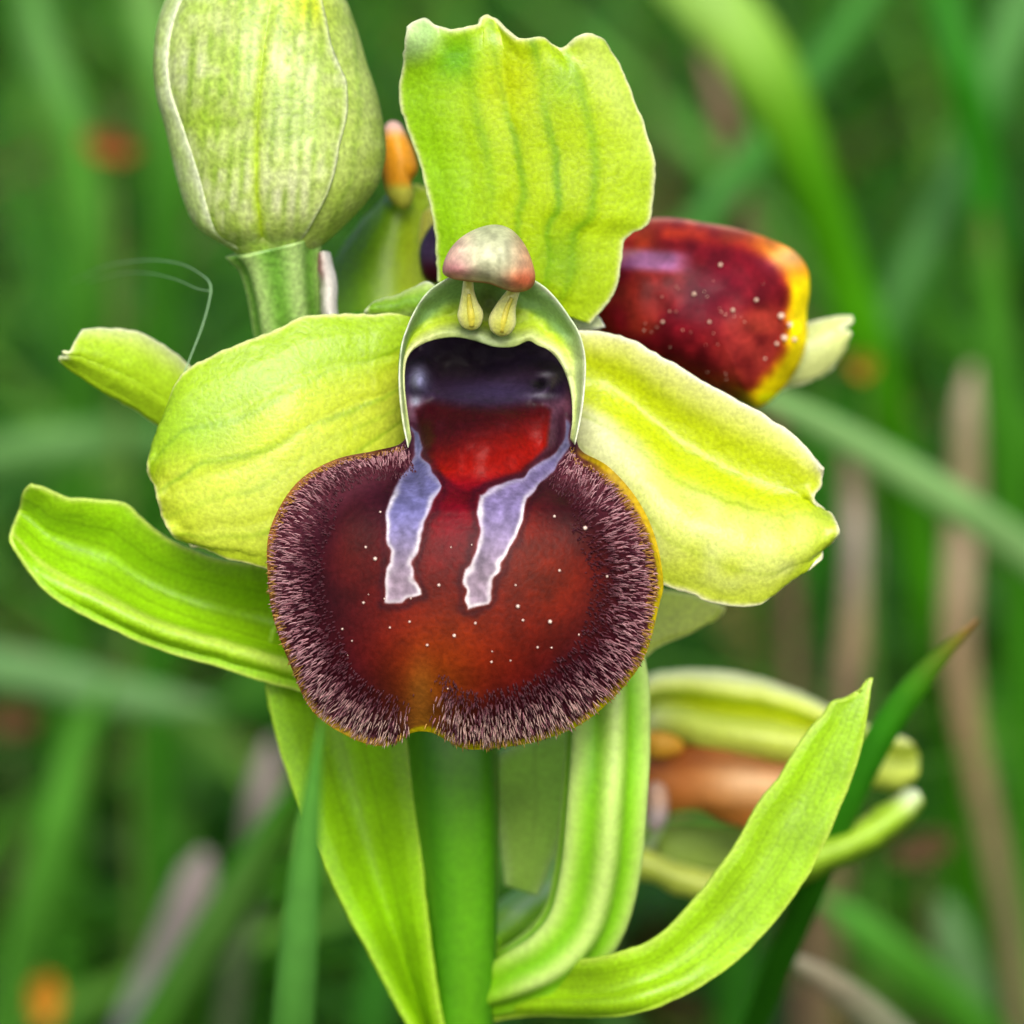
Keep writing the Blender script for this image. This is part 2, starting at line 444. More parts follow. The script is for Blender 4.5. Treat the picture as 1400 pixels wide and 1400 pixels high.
def sepal_left():
    base = [(566, 424), (548, 500), (556, 620)]
    left = [(566, 424), (520, 430), (450, 430), (410, 436), (380, 450), (330, 469), (290, 487), (256, 505), (240, 528), (228, 560), (214, 600)]
    tip = [(214, 600), (204, 625), (202, 645), (211, 668), (217, 690), (224, 714), (240, 735), (252, 739), (262, 747)]
    right = [(556, 620), (490, 700), (420, 775), (380, 782), (345, 772), (312, 763), (288, 752), (262, 747)]
    def W(s, t, G):
        x, y = G[..., 0], G[..., 1]
        w = 3.3 - 1.4 * np.sin(np.pi * t * 0.55) + 0.7 * t ** 3
        w = w - 0.55 * np.sin(np.pi * s) * np.sin(np.pi * (0.15 + 0.7 * t))
        for c in (0.3, 0.52, 0.76): w = w + 0.03 * g1(s + 0.03 * np.sin(4 * t), c, 0.03)
        return w + 0.22 * vnoise(x, y, 80, 3) + 0.2 * g1(t, 1, 0.05) * np.sin(s * 22)
    def C(s, t, G):
        x, y = G[..., 0], G[..., 1]
        c = mixc((196, 216, 44), (160, 200, 20), sstep(0.45, 0.2, s))
        c = mixc(c, (206, 222, 90), 0.55 * vnoise(x, y, 60, 7) * sstep(0.35, 0.6, s))
        c = mixc(c, (148, 196, 18), 0.7 * np.exp(-((x - 270) / 60) ** 2 - ((y - 590) / 40) ** 2))
        c = mixc(c, (176, 206, 20), 0.6 * sstep(0.8, 1, s))
        for c0, a in ((0.28, .4), (0.5, .5), (0.78, .45), (0.64, .25)):
            c = mixc(c, (112, 158, 10), a * g1(s + 0.04 * np.sin(4.5 * t + 9 * c0), c0, 0.014) * (0.2 + vnoise(x, y, 50, 8)))
        return mixc(c, (240, 240, 186), 0.8 * np.exp(-(rimdist(G) / 4.5) ** 2))
    flap('lateral_sepal', flower, base, left, right, tip, W, C, nu=120, nv=130)
sepal_left()

def sepal_right():
    base = [(786, 452), (785, 530), (780, 640)]
    left = [(786, 452), (830, 455), (862, 463), (900, 485), (950, 515), (1000, 543), (1050, 570), (1086, 594), (1110, 622), (1127, 643)]
    tip = [(1127, 643), (1122, 665), (1112, 680), (1120, 692), (1134, 702), (1145, 714), (1148, 728), (1140, 739), (1128, 748), (1124, 760), (1116, 766)]
    right = [(780, 640), (840, 720), (885, 785), (912, 802), (945, 813), (980, 826), (1015, 830), (1042, 824), (1066, 805), (1092, 786), (1116, 766)]
    def W(s, t, G):
        x, y = G[..., 0], G[..., 1]
        w = 3.2 - 1.3 * np.sin(np.pi * t * 0.55) + 0.6 * t ** 3
        w = w + 0.9 * g1(s, 0.3, 0.22) * np.sin(np.pi * (0.1 + 0.85 * t)) - 0.7 * g1(s, 0.72, 0.25) * np.sin(np.pi * (0.1 + 0.8 * t))
        return w + 0.18 * vnoise(x, y, 80, 4) + 0.22 * g1(t, 1, 0.05) * np.sin(s * 17)
    def C(s, t, G):
        x, y = G[..., 0], G[..., 1]
        c = np.zeros(s.shape + (3,)) + (192, 212, 8)
        c = mixc(c, (228, 232, 150), 0.85 * sstep(0.22, 0.02, s))  # whitish sheen along the upper margin, painted as colour
        c = mixc(c, (214, 226, 128), 0.9 * sstep(0.42, 0.58, s) * (0.55 + 0.45 * vnoise(x, y, 25, 9)))  # paler lower half: sheen of the fold put into the colour
        c = mixc(c, (222, 226, 186), 0.7 * sstep(0.45, 0.6, s) * sstep(0.5, 0.1, t))  # same painted sheen, whiter towards the base
        c = mixc(c, (196, 216, 44), 0.75 * sstep(0.84, 0.97, s))
        c = mixc(c, (180, 210, 20), 0.6 * sstep(0.82, 0.95, t) * sstep(0.3, .5, s))
        for c0, a in ((0.32, .3), (0.55, .4), (0.8, .25)):
            c = mixc(c, (134, 168, 10), a * g1(s + 0.03 * np.sin(4 * t + 9 * c0), c0, 0.013) * (0.2 + vnoise(x, y, 50, 12)))
        return mixc(c, (244, 244, 206), 0.9 * np.exp(-(rimdist(G) / 6) ** 2))
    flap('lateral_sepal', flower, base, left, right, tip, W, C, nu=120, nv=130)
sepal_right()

flap('petal', flower, [(600, 400), (600, 440)], [(600, 400), (585, 386), (565, 393), (548, 403), (530, 408), (512, 414)], [(600, 440), (560, 436), (520, 436), (496, 434)],
     [(512, 414), (500, 424), (496, 434)], lambda s, t, G: 3.4 + 0.5 * t - 0.5 * np.sin(np.pi * s),
     lambda s, t, G: mixc(mixc((196, 218, 130), (120, 170, 30), g1(s, 0.5, 0.25)), (238, 242, 205), 0.8 * np.exp(-(rimdist(G) / 4) ** 2)), nu=40, nv=50, th=0.2)
flap('petal', flower, [(775, 400), (765, 440)], [(775, 400), (795, 405), (812, 425), (822, 438)], [(765, 440), (790, 452), (812, 452), (826, 448)],
     [(822, 438), (826, 448)], lambda s, t, G: 4.2 + 0.3 * t,
     lambda s, t, G: mixc((206, 220, 150), (238, 240, 210), np.exp(-(rimdist(G) / 4) ** 2)), nu=30, nv=40, th=0.2)

# ---- lip
LIPC = np.array([650.0, 780.0])
LIP_OUT = [(652, 462), (676, 466), (705, 464), (728, 462), (752, 474), (772, 495), (785, 525), (790, 560), (788, 595), (796, 617), (832, 638), (871, 682), (896, 735), (907, 795), (901, 828), (883, 894), (851, 941), (798, 988), (737, 1013), (676, 1023), (636, 1024),
           (612, 1013), (594, 1003), (576, 1000), (561, 1003), (546, 1013), (521, 1020), (480, 1009), (427, 972), (396, 907), (374, 846), (366, 788), (369, 724), (404, 662), (456, 629), (513, 616), (548, 606), (556, 585), (551, 545), (547, 505), (556, 480), (580, 466), (615, 460)]
def lip_rho(x, y):
    return (np.abs((x - 637) / 271) ** 2.15 + np.abs((y - 818) / 206) ** 2.15) ** (1 / 2.15)
def lip_W(x, y, r=None):
    rho = np.clip(lip_rho(x, y), 0, 1.0)
    w = -1.7 + 4.2 * (1 - np.sqrt(1 - 0.78 * rho ** 2.4))
    w = w - 0.25 * (np.exp(-((x - 450) / 50) ** 2 - ((y - 700) / 60) ** 2) + np.exp(-((x - 820) / 50) ** 2 - ((y - 705) / 60) ** 2))
    w = w + 0.35 * np.exp(-((x - 578) / 35) ** 2 - ((y - 1000) / 60) ** 2)
    neck = sstep(700, 600, y) * sstep(165, 95, np.abs(x - 670))
    b = 1.5 + 1.5 * sstep(580, 490, y) + 0.3 * (vnoise(x, y, 30, 26) - 0.5) + 0.07 * (vnoise(x, y, 12, 27) - 0.5)
    b = b - 1.6 * np.exp(-((x - 662) / 85) ** 2 - ((y - 625) / 62) ** 2)
    b = b + 0.7 * sstep(70, 115, np.abs(x - 668)) * sstep(520, 600, y)
    w = w * (1 - neck) + b * neck
    w = w - 1.35 * np.exp(-((x - 574) / 17) ** 2 - ((y - 520) / 24) ** 2)
    w = w - 1.1 * np.exp(-((x - 746) / 19) ** 2 - ((y - 526) / 20) ** 2) + 0.5 * np.exp(-((x - 738) / 9) ** 2 - ((y - 524) / 8) ** 2)
    w = w - 0.3 * np.exp(-((y - 532 - 14 * np.cos((x - 668) / 62)) / 13) ** 2) * sstep(95, 50, np.abs(x - 664)) * (0.5 + vnoise(x, y, 30, 28))
    return w
SPEC_L = np.array([(563, 585), (567, 612), (560, 640), (538, 672), (529, 702), (527, 735), (533, 768), (525, 824), (551, 824), (574, 812), (563, 772), (576, 730), (592, 690), (604, 664), (588, 648), (578, 620), (573, 590)], float)
SPEC_R = np.array([(772, 570), (768, 608), (748, 628), (715, 650), (668, 668), (654, 676), (656, 720), (648, 760), (634, 800), (639, 834), (668, 826), (674, 788), (696, 752), (716, 710), (722, 682), (752, 650), (766, 632), (780, 610), (782, 580)], float)
def poly_sd(x, y, poly):
    sh = x.shape; px = x.ravel(); py = y.ravel()
    d = np.full(px.shape, 1e9); ins = np.zeros(px.shape, bool)
    for i in range(len(poly)):
        a = poly[i]; b = poly[(i + 1) % len(poly)]
        e = b - a; tt = np.clip(((px - a[0]) * e[0] + (py - a[1]) * e[1]) / (e @ e), 0, 1)
        d = np.minimum(d, np.hypot(px - a[0] - tt * e[0], py - a[1] - tt * e[1]))
        c = ((a[1] > py) != (b[1] > py)) & (px < (b[0] - a[0]) * (py - a[1]) / (b[1] - a[1] + 1e-9) + a[0])
        ins ^= c
    return np.where(ins, -d, d).reshape(sh)
def gg(x, y, cx, cy, sx, sy): return np.exp(-((x - cx) / sx) ** 2 - ((y - cy) / sy) ** 2)
def lip_col(x, y, r):
    rho = lip_rho(x, y)
    nz = vnoise(x, y, 22, 20); nz2 = vnoise(x, y, 55, 21)
    c = mixc((98, 14, 12), (50, 10, 24), sstep(0.45, 0.78, rho + 0.12 * (nz2 - 0.5)))
    c = mixc(c, (122, 30, 4), 0.85 * gg(x, y, 745, 790, 85, 80))
    c = mixc(c, (128, 38, 4), 0.9 * gg(x, y, 610, 880, 95, 75))
    c = mixc(c, (66, 12, 20), 0.55 * gg(x, y, 470, 850, 60, 90))
    c = mixc(c, (95, 26, 12), 0.5 * gg(x, y, 480, 750, 30, 60))
    c = mixc(c, (118, 2, 22), 0.9 * gg(x, y, 625, 705, 45, 60))
    c = mixc(c, (150, 75, 12), 0.8 * gg(x, y, 588, 950, 52, 55))
    c = mixc(c, (186, 120, 40), 0.6 * gg(x, y, 575, 955, 18, 50))
    c = mixc(c, (152, 100, 22), 0.8 * gg(x, y, 580, 995, 40, 22))
    c = c * (0.85 + 0.3 * nz)[..., None]
    # felted margin and its yellow hem
    body = sstep(590, 640, y)
    c = mixc(c, (104, 48, 60), 0.8 * sstep(0.78, 0.95, rho) * body * (1 - 0.9 * gg(x, y, 578, 1000, 38, 40)))
    d = r
    hem = sstep(0.955, 0.98, d) * sstep(600, 640, y)
    c = mixc(c, mixc((150, 96, 40), (214, 190, 14), sstep(400, 760, x) + 0.6 * sstep(900, 1000, y)), np.clip(hem, 0, 1))
    c = mixc(c, (214, 176, 16), 0.9 * sstep(0.905, 0.95, d) * sstep(780, 850, x) * sstep(800, 640, y) * body)
    # throat: basal field
    shield = np.array([(566, 556), (576, 600), (592, 640), (628, 668), (642, 672), (670, 660), (715, 645), (748, 610), (754, 560), (730, 545), (660, 552), (600, 540)], float)
    sd = poly_sd(x, y, shield)
    th = sstep(628, 600, y) * sstep(150, 118, np.abs(x - 668))
    c = mixc(c, (92, 55, 72), th)
    red = mixc((52, 5, 12), (160, 14, 4), sstep(568, 640, y + 0.3 * (x - 660)))
    red = mixc(red, (132, 4, 22), sstep(640, 670, y))
    c = mixc(c, red, sstep(4, -5, sd))
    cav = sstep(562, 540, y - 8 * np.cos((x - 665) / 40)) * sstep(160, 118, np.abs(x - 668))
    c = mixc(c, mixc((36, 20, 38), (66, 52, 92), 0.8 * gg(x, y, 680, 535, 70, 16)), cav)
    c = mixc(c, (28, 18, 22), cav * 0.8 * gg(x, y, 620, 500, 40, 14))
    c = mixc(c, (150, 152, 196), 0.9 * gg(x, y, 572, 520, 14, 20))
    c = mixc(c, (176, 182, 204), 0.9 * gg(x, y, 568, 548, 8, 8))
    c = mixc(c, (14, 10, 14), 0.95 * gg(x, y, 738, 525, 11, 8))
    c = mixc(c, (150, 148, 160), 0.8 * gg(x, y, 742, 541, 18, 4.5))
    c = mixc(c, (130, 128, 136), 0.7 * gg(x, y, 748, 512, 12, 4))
    c = mixc(c, (112, 60, 80), 0.7 * gg(x, y, 778, 560, 8, 40))
    # the mirror: two pale-edged bars
    for poly, c0 in ((SPEC_L, (106, 104, 156)), (SPEC_R, (134, 120, 168))):
        q = poly_sd(x, y, poly) + 7 * (vnoise(x, y, 13, 23) - 0.5) + 5 * (nz - 0.5)
        fill = mixc(c0, (160, 140, 158), sstep(690, 800, y))
        fill = mixc(fill, (72, 74, 120), 0.7 * sstep(660, 600, y))
        fill = fill * (0.72 + 0.35 * nz2 + 0.3 * vnoise(x, y, 9, 24))[..., None]
        pale = (0.25 + 0.75 * sstep(650, 690, y)) * g1(q, -2.0, 3.8) * (0.55 + 0.45 * vnoise(x, y, 20, 25))
        c = mixc(c, fill, sstep(1.5, -2, q)); c = mixc(c, (255, 248, 250), pale * sstep(3, -1, q))
        c = mixc(c, (44, 8, 24), 0.5 * g1(q, 6, 5) * (q > 0))
    return np.clip(c * 0.8, 0, 255)
lip = polar('lip', flower, LIPC, LIP_OUT, lip_W, lip_col, M_LIP, nr=200, na=640, th=0.5, power=0.8)
lip['label'] = 'rounded maroon lip with two pale grey-violet bars'

def lip_normal(x, y):
    e = 1.5
    dx = (lip_W(x + e, y) - lip_W(x - e, y)) / (2 * e * K); dy = (lip_W(x, y + e) - lip_W(x, y - e)) / (2 * e * K)
    n = np.stack([dx, -dy, -np.ones_like(dx)], -1)       # right, up, forward
    n /= np.linalg.norm(n, axis=-1, keepdims=True)
    return n
def make_hairs():
    ol = curve(LIP_OUT, 2400, closed=True)
    ol = ol[ol[:, 1] > 603]
    N = 6500
    idx = rng.integers(0, len(ol), N)
    depth = rng.random(N) ** 1.5
    q = ol[idx]; vec = LIPC * 0 + np.array([640., 815.]) - q
    ln = np.linalg.norm(vec, axis=1, keepdims=True)
    band = 76 + 14 * sstep(650, 850, q[:, 0]) - 34 * sstep(690, 620, q[:, 1])
    p = q + vec / ln * (6 + 8 * sstep(720, 800, q[:, 0]) * sstep(880, 780, q[:, 1]) + depth * band)[:, None] + rng.normal(0, 1.2, (N, 2))
    keep = ~((np.abs(p[:, 0] - 578) < 36 * rng.random(N) ** 0.4) & (p[:, 1] > 930))
    p = p[keep]; q = q[keep]; vec = (vec / ln)[keep]; depth = depth[keep]; N = len(p)
    n = lip_normal(p[:, 0], p[:, 1])
    out = np.stack([-vec[:, 0], vec[:, 1], np.zeros(N)], 1)
    d = 0.45 * n + out * (0.45 + 0.3 * rng.random(N))[:, None] + rng.normal(0, 0.16, (N, 3))
    d[:, 2] -= 0.22; d[:, 1] -= 0.05
    d /= np.linalg.norm(d, axis=1, keepdims=True)
    length = rng.uniform(0.16, 0.42, N) * sstep(-0.25, 0.25, depth) * (1 - 0.6 * sstep(0.5, 1, depth)) * np.where(p[:, 1] < 660, 0.7, 1)
    W0 = lip_W(p[:, 0], p[:, 1])
    base = P(p[:, 0], p[:, 1], W0 + 0.03)
    dw = d[:, :1] * RIGHT + d[:, 1:2] * UP + d[:, 2:] * FWD
    nrm = n[:, :1] * RIGHT + n[:, 1:2] * UP + n[:, 2:] * FWD
    mid = base + dw * (length * 0.5)[:, None] + nrm * (0.04)
    tip = base + dw * length[:, None] - UP * 0.03
    a = np.cross(dw, nrm + 0.01); a /= np.linalg.norm(a, axis=1, keepdims=True) + 1e-9
    b = np.cross(dw, a)
    r0 = rng.uniform(0.013, 0.024, N)[:, None]
    V = []
    for c, k in ((base, 1.0), (mid, 0.8)):
        for j in range(3):
            an = j * 2.094
            V.append(c + (a * math.cos(an) + b * math.sin(an)) * r0 * k)
    V.append(tip)
    V = np.stack(V, 1)
    f = []
    for j in range(3):
        k = (j + 1) % 3
        f += [(j, k, 3 + k), (j, 3 + k, 3 + j), (3 + j, 3 + k, 6)]
    F = (np.array(f)[None] + (np.arange(N) * 7)[:, None, None]).reshape(-1, 3)
    h = rng.random(N)
    c = mixc((150, 84, 98), (226, 180, 184), h)
    c = mixc(c, (76, 22, 40), ((h < 0.3) * 0.9))
    c = mixc(c, (226, 196, 176), 0.7 * sstep(900, 1000, p[:, 1]) * (h > 0.45))
    c = mixc(c, (205, 160, 50), 0.75 * (depth < 0.12) * (rng.random(N) < 0.6))
    c = mixc(c, (74, 22, 36), 0.92 * sstep(0.4, 0.85, depth))
    cl = lin(c) * ALB
    o = new_mesh('lip_hair', V, F, np.repeat(cl, 7, 0), M_HAIR, flower)
    o['kind'] = 'stuff'
make_hairs()

def make_grains():
    spots = [(513, 764, 3.0), (752, 850, 3.2), (708, 829, 3.0), (800, 722, 3.4), (758, 706, 2.2), (600, 800, 2.4), (621, 869, 2.6), (584, 882, 2.0), (500, 748, 2.0), (497, 824, 2.0), (560, 850, 1.8), (650, 852, 2.0), (715, 848, 2.0), (672, 905, 1.8), (765, 780, 2.0), (705, 800, 1.6), (533, 858, 1.6), (468, 860, 1.6), (735, 885, 1.8), (830, 788, 2.2), (520, 700, 1.8)]
    for k in range(12):
        spots.append((rng.uniform(450, 840), rng.uniform(690, 950), rng.uniform(0.7, 1.5)))
    V, F = [], []
    t = (1 + 5 ** .5) / 2
    ico = np.array([(-1, t, 0), (1, t, 0), (-1, -t, 0), (1, -t, 0), (0, -1, t), (0, 1, t), (0, -1, -t), (0, 1, -t), (t, 0, -1), (t, 0, 1), (-t, 0, -1), (-t, 0, 1)]) / math.hypot(1, t)
    fi = np.array([(0, 11, 5), (0, 5, 1), (0, 1, 7), (0, 7, 10), (0, 10, 11), (1, 5, 9), (5, 11, 4), (11, 10, 2), (10, 7, 6), (7, 1, 8), (3, 9, 4), (3, 4, 2), (3, 2, 6), (3, 6, 8), (3, 8, 9), (4, 9, 5), (2, 4, 11), (6, 2, 10), (8, 6, 7), (9, 8, 1)])
    for i, (x, y, r) in enumerate(spots):
        V.append(P(x, y, lip_W(np.array(x), np.array(y)) - r * K * 0.6) + ico * r * K); F.append(fi + 12 * i)
    c = lin((232, 205, 190)) * ALB
    o = new_mesh('pollen_grain', np.vstack(V), np.vstack(F), c, M_POL, flower)
    o['kind'] = 'stuff'
make_grains()

# ---- column: green hood, anther cap, two pollinia
def make_column():
    rim = [(558, 612), (550, 570), (546, 520), (549, 475), (558, 445), (570, 420), (586, 398), (606, 384), (632, 372), (670, 368), (708, 374), (738, 388), (758, 406), (776, 430), (792, 456), (800, 490), (799, 530), (794, 570), (786, 608)]
    inn = [(562, 600), (557, 570), (552, 530), (553, 500), (561, 482), (578, 470), (600, 463), (625, 461), (650, 466), (676, 474), (702, 474), (722, 466), (735, 472), (752, 480), (766, 496), (776, 518), (782, 545), (783, 575), (780, 600)]
    nu, nv = 150, 46
    a = curve(rim, nu); b = curve(inn, nu)
    v = np.linspace(0, 1, nv)[:, None, None]
    G = a[None] * (1 - v) + b[None] * v
    s, t = st(nv, nu)
    top = np.sin(np.pi * s) ** 1.5
    W = 0.7 + 0.75 * np.sin(np.pi * np.clip(t * 1.1, 0, 1)) * top + 0.5 * t * top + 0.35 * t + 0.12 * vnoise(G[..., 0], G[..., 1], 25, 30)
    W = W - 0.35 * sstep(0.7, 1, t) * g1(s, 0.5, 0.14) + 0.15 * (vnoise(G[..., 0], G[..., 1], 12, 33) - 0.5)
    x, y = G[..., 0], G[..., 1]
    c = mixc((142, 186, 108), (178, 208, 36), sstep(0.3, 0.62, t + 0.2 * (vnoise(x, y, 18, 34) - 0.5)))
    c = mixc(c, (240, 240, 190), 0.9 * sstep(0.62, 0.95, t) * (1 - g1(s, 0.5, 0.15)))
    c = mixc(c, (150, 166, 132), 0.85 * sstep(0.72, 0.9, t) * g1(s, 0.5, 0.15))
    c = mixc(c, (206, 220, 150), 0.8 * (sstep(0.24, 0.12, s) + sstep(0.7, 0.82, s)))
    c = mixc(c, (240, 240, 226), 0.85 * g1(t, 0, 0.055) * (0.5 + 0.5 * vnoise(x, y, 22, 35)))
    c = mixc(c, (74, 84, 20), 0.7 * gg(x, y, 668, 415, 22, 30))  # brownish shade between the pollinia, painted into the hood colour
    sheet('column', flower, P(x, y, W), 0.1, np.clip(c, 0, 255), M_COL)
    capo = [(605, 372), (610, 350), (625, 329), (648, 314), (675, 307), (698, 313), (716, 332), (727, 356), (732, 380), (726, 394), (708, 400), (690, 396), (668, 388), (640, 385), (618, 381)]
    def capW(x, y, r): return 0.2 - 1.5 * np.sqrt(np.clip(1 - r ** 2.2, 0, 1)) + 0.1 * vnoise(x, y, 16, 31) - 0.15 * gg(x, y, 690, 350, 10, 40)
    def capC(x, y, r):
        c = mixc((204, 208, 168), (240, 166, 126), sstep(0, 55, np.abs(x - 672) - 12) * np.where(x > 672, 1, 0.0))
        c = mixc(c, (236, 192, 176), sstep(660, 612, x))
        c = mixc(c, (190, 110, 120), 0.8 * gg(x, y, 616, 372, 26, 14))
        c = mixc(c, (222, 100, 62), 0.85 * gg(x, y, 716, 385, 26, 16))
        c = mixc(c, (150, 156, 118), 0.6 * gg(x, y, 682, 322, 26, 14))
        c = mixc(c, (160, 90, 40), 0.8 * sstep(0.88, 1, r) * sstep(375, 385, y))
        return np.clip(c * (0.88 + 0.24 * vnoise(x, y, 9, 32))[..., None], 0, 255)
    polar('anther_cap', flower, np.array([668., 356.]), capo, capW, capC, M_COL, nr=50, na=110, th=1.4)
    for pts, rad in (([(640, 384, 0.6), (640, 400, 0.6), (641, 415, 0.7), (643, 430, 0.8), (644, 444, 0.9), (644, 451, 1.0)], [7, 9, 13, 18, 14, 3]),
                     ([(706, 392, 0.6), (699, 405, 0.6), (692, 420, 0.7), (687, 438, 0.8), (685, 452, 0.9), (684, 459, 1.0)], [7, 10, 14, 19, 15, 3])):
        loft('pollinium_pouch', flower, pts, rad, M_POL, lambda t, a: mixc((196, 200, 84), (236, 236, 168), 0.5 + 0.5 * np.cos(2 * a)), n=24, m=30, flat=0.7)
        ins = [(p[0] + 1, p[1] + 2, p[2] - 0.16) for p in pts[1:-1]]
        loft('pollinium', flower, ins, [2.5, 4, 6.5, 4], M_POL, (214, 206, 74), n=16, m=20, flat=0.9)
make_column()

# ------------------------------------------------------------------ bud
BUD_L = [(-75, 345), (-60, 305), (-30, 262), (0, 239), (40, 227), (90, 223), (130, 227), (170, 239), (220, 250), (260, 260), (290, 270), (320, 288), (340, 312), (356, 338)]
BUD_R = [(-75, 370), (-60, 415), (-30, 456), (0, 474), (40, 489), (90, 503), (130, 517), (170, 525), (210, 529), (250, 520), (280, 499), (310, 470), (340, 436), (356, 412)]
def bud_ring(y):
    l = np.interp(y, [p[0] for p in BUD_L], [p[1] for p in BUD_L]); r = np.interp(y, [p[0] for p in BUD_R], [p[1] for p in BUD_R])
    k = np.ones(7) / 7
    if len(l) > 8:
        l = np.convolve(np.pad(l, 3, 'edge'), k, 'valid'); r = np.convolve(np.pad(r, 3, 'edge'), k, 'valid')
    return (l + r) / 2, (r - l) / 2
BUDW = 5.2
def bud_pt(y, u, grow):
    """u is the angle round the bud: 0 faces forward, negative to the left"""
    c, h = bud_ring(y[:, 0]); c = c[:, None]; h = h[:, None] + grow * sstep(352, 300, y) - 11 * (grow > 0) * sstep(312, 346, y)
    x = c + h * np.sin(u)
    w = BUDW - h * K * 0.88 * np.cos(u)
    return x, y + 0 * u, w
def bud_col(x, y, u):
    n1 = vnoise(x, y, 14, 40); n2 = vnoise(x, y, 45, 41); n3 = vnoise(x * 3, y * 0.4, 12, 42)
    c = mixc((176, 198, 96), (206, 216, 160), np.clip(0.9 * n2 + 0.5 * n3 - 0.3, 0, 1))
    c = mixc(c, (150, 182, 56), 0.6 * sstep(0.35, 0.8, n1))
    c = mixc(c, (150, 188, 30), 0.7 * gg(x, y, 280, 165, 32, 26))
    c = mixc(c, (196, 214, 20), 0.9 * gg(x, y, 425, 10, 32, 30))
    c = mixc(c, (148, 176, 80), 0.6 * gg(x, y, 400, 160, 36, 50))
    c = mixc(c, (214, 214, 186), 0.6 * gg(x, y, 395, 265, 40, 40))
    return c
def make_bud():
    nv, nu = 110, 90
    y = np.linspace(-74, 356, nv)[:, None]
    u = np.linspace(-math.pi, math.pi, nu, endpoint=False)[None] + 0 * y
    x, yy, w = bud_pt(y, u, 0)
    w = w + 0.05 * vnoise(x, yy, 40, 44)
    c = bud_col(x, yy, u)
    c = mixc(c, (162, 186, 74), 0.6 * (u > 0.4)); 
    c = mixc(c, (116, 148, 40), 0.5 * g1(x - np.interp(yy, [0, 150, 250, 340], [480, 492, 478, 440]), 0, 3.0))
    V = P(x, yy, w)
    cl = lin(np.clip(c, 0, 255)) * ALB
    ends = np.stack([V[0].mean(0), V[-1].mean(0)])
    F = gridfaces(nv, nu, wrap=True)[:, ::-1].tolist()
    for j in range(nu):
        F.append([j, (j + 1) % nu, nv * nu]); F.append([(nv - 1) * nu + (j + 1) % nu, (nv - 1) * nu + j, nv * nu + 1])
    bud = new_mesh('bud', np.vstack([V.reshape(-1, 3), ends]), F, np.vstack([cl.reshape(-1, 3), cl[0, :1], cl[-1, :1]]), M_BUD, plant)
    bud['label'] = 'closed pale green flower bud on short pedicel'
    # front sepal wraps the bud, its free right edge lies over the next one
    def shell(y0, y1, ua, ub, grow, extra):
        y = np.linspace(y0, y1, 90)[:, None]
        f = np.linspace(0, 1, 80)[None]
        U = ua(y) * (1 - f) + ub(y) * f
        x, yy, w = bud_pt(y, U, grow)
        w = w + 0.05 * vnoise(x, yy, 30, 45) + 0.05 * np.sin(x / 9.0) * 0.4
        c = bud_col(x, yy, U)
        mx = np.interp(yy, [0, 60, 150, 260, 340], [372, 362, 352, 352, 362])
        w = w + 0.1 * g1(x - mx, 0, 7)
        c = mixc(c, (160, 194, 10), 0.8 * g1(x - mx, 0, 6.5) * sstep(30, 80, yy))
        mx2 = np.interp(yy, [100, 180, 260, 340], [468, 462, 446, 420])
        c = mixc(c, (118, 150, 24), 0.6 * g1(x - mx2, 0, 4) * sstep(130, 180, yy))
        for q in (262, 284, 302, 322, 338, 376, 396, 414, 432): c = mixc(c, (120, 156, 34), 0.85 * g1(x - q + 0.06 * (yy - 150), 0, 4) * vnoise(x, yy, 30, 46))
        c = extra(c, x, yy, f + 0 * yy)
        sheet('sepal', bud, P(x, yy, w), 0.22, np.clip(c, 0, 255), M_BUD)
    seam = lambda y: np.interp(y, [-70, 0, 60, 110, 150, 200, 250, 300, 345], [0.9, 0.75, 0.72, 0.80, 0.72, 0.55, 0.5, 0.5, 0.55])
    shell(-70, 350, lambda y: -1.25 + 0 * y, seam, 4.5, lambda c, x, y, f: mixc(mixc(c, (226, 232, 190), 0.75 * g1(f, 1, 0.03)), (226, 236, 196), 0.6 * g1(f, 0, 0.06)))
    shell(-66, 340, lambda y: -2.6 + 0 * y, lambda y: -1.02 - 0.1 * np.sin(y / 60), 9.0, lambda c, x, y, f: mixc(mixc(c, (196, 218, 150), 0.5), (230, 238, 204), 0.8 * g1(f, 1, 0.06)))
    loft('pedicel', bud, [(430, 620, 8.6), (412, 520, 7.2), (396, 450, 6.2), (388, 400, 5.6), (382, 360, 5.3), (376, 335, 5.2)], [36, 42, 47, 48, 54, 66], M_BUD,
         lambda t, a: mixc((104, 158, 50), (172, 204, 120), 0.5 + 0.5 * np.cos(6 * a + 0.5)), n=60, m=50, rib=lambda t, a: 1 + 0.07 * np.cos(6 * a + 0.5))
    flap('sheath', bud, [(440, 440), (462, 440)], [(440, 440), (437, 390), (430, 352)], [(462, 440), (460, 395), (450, 345)], [(430, 352), (440, 344), (450, 345)],
         lambda s, t, G: 5.4 - 0.5 * np.sin(np.pi * s), lambda s, t, G: mixc(mixc((206, 202, 176), (232, 232, 214), s), (120, 72, 66), 0.8 * g1(s, 0.35, 0.14) * sstep(0.5, 0.8, t)), nu=24, nv=40, th=0.15)
make_bud()

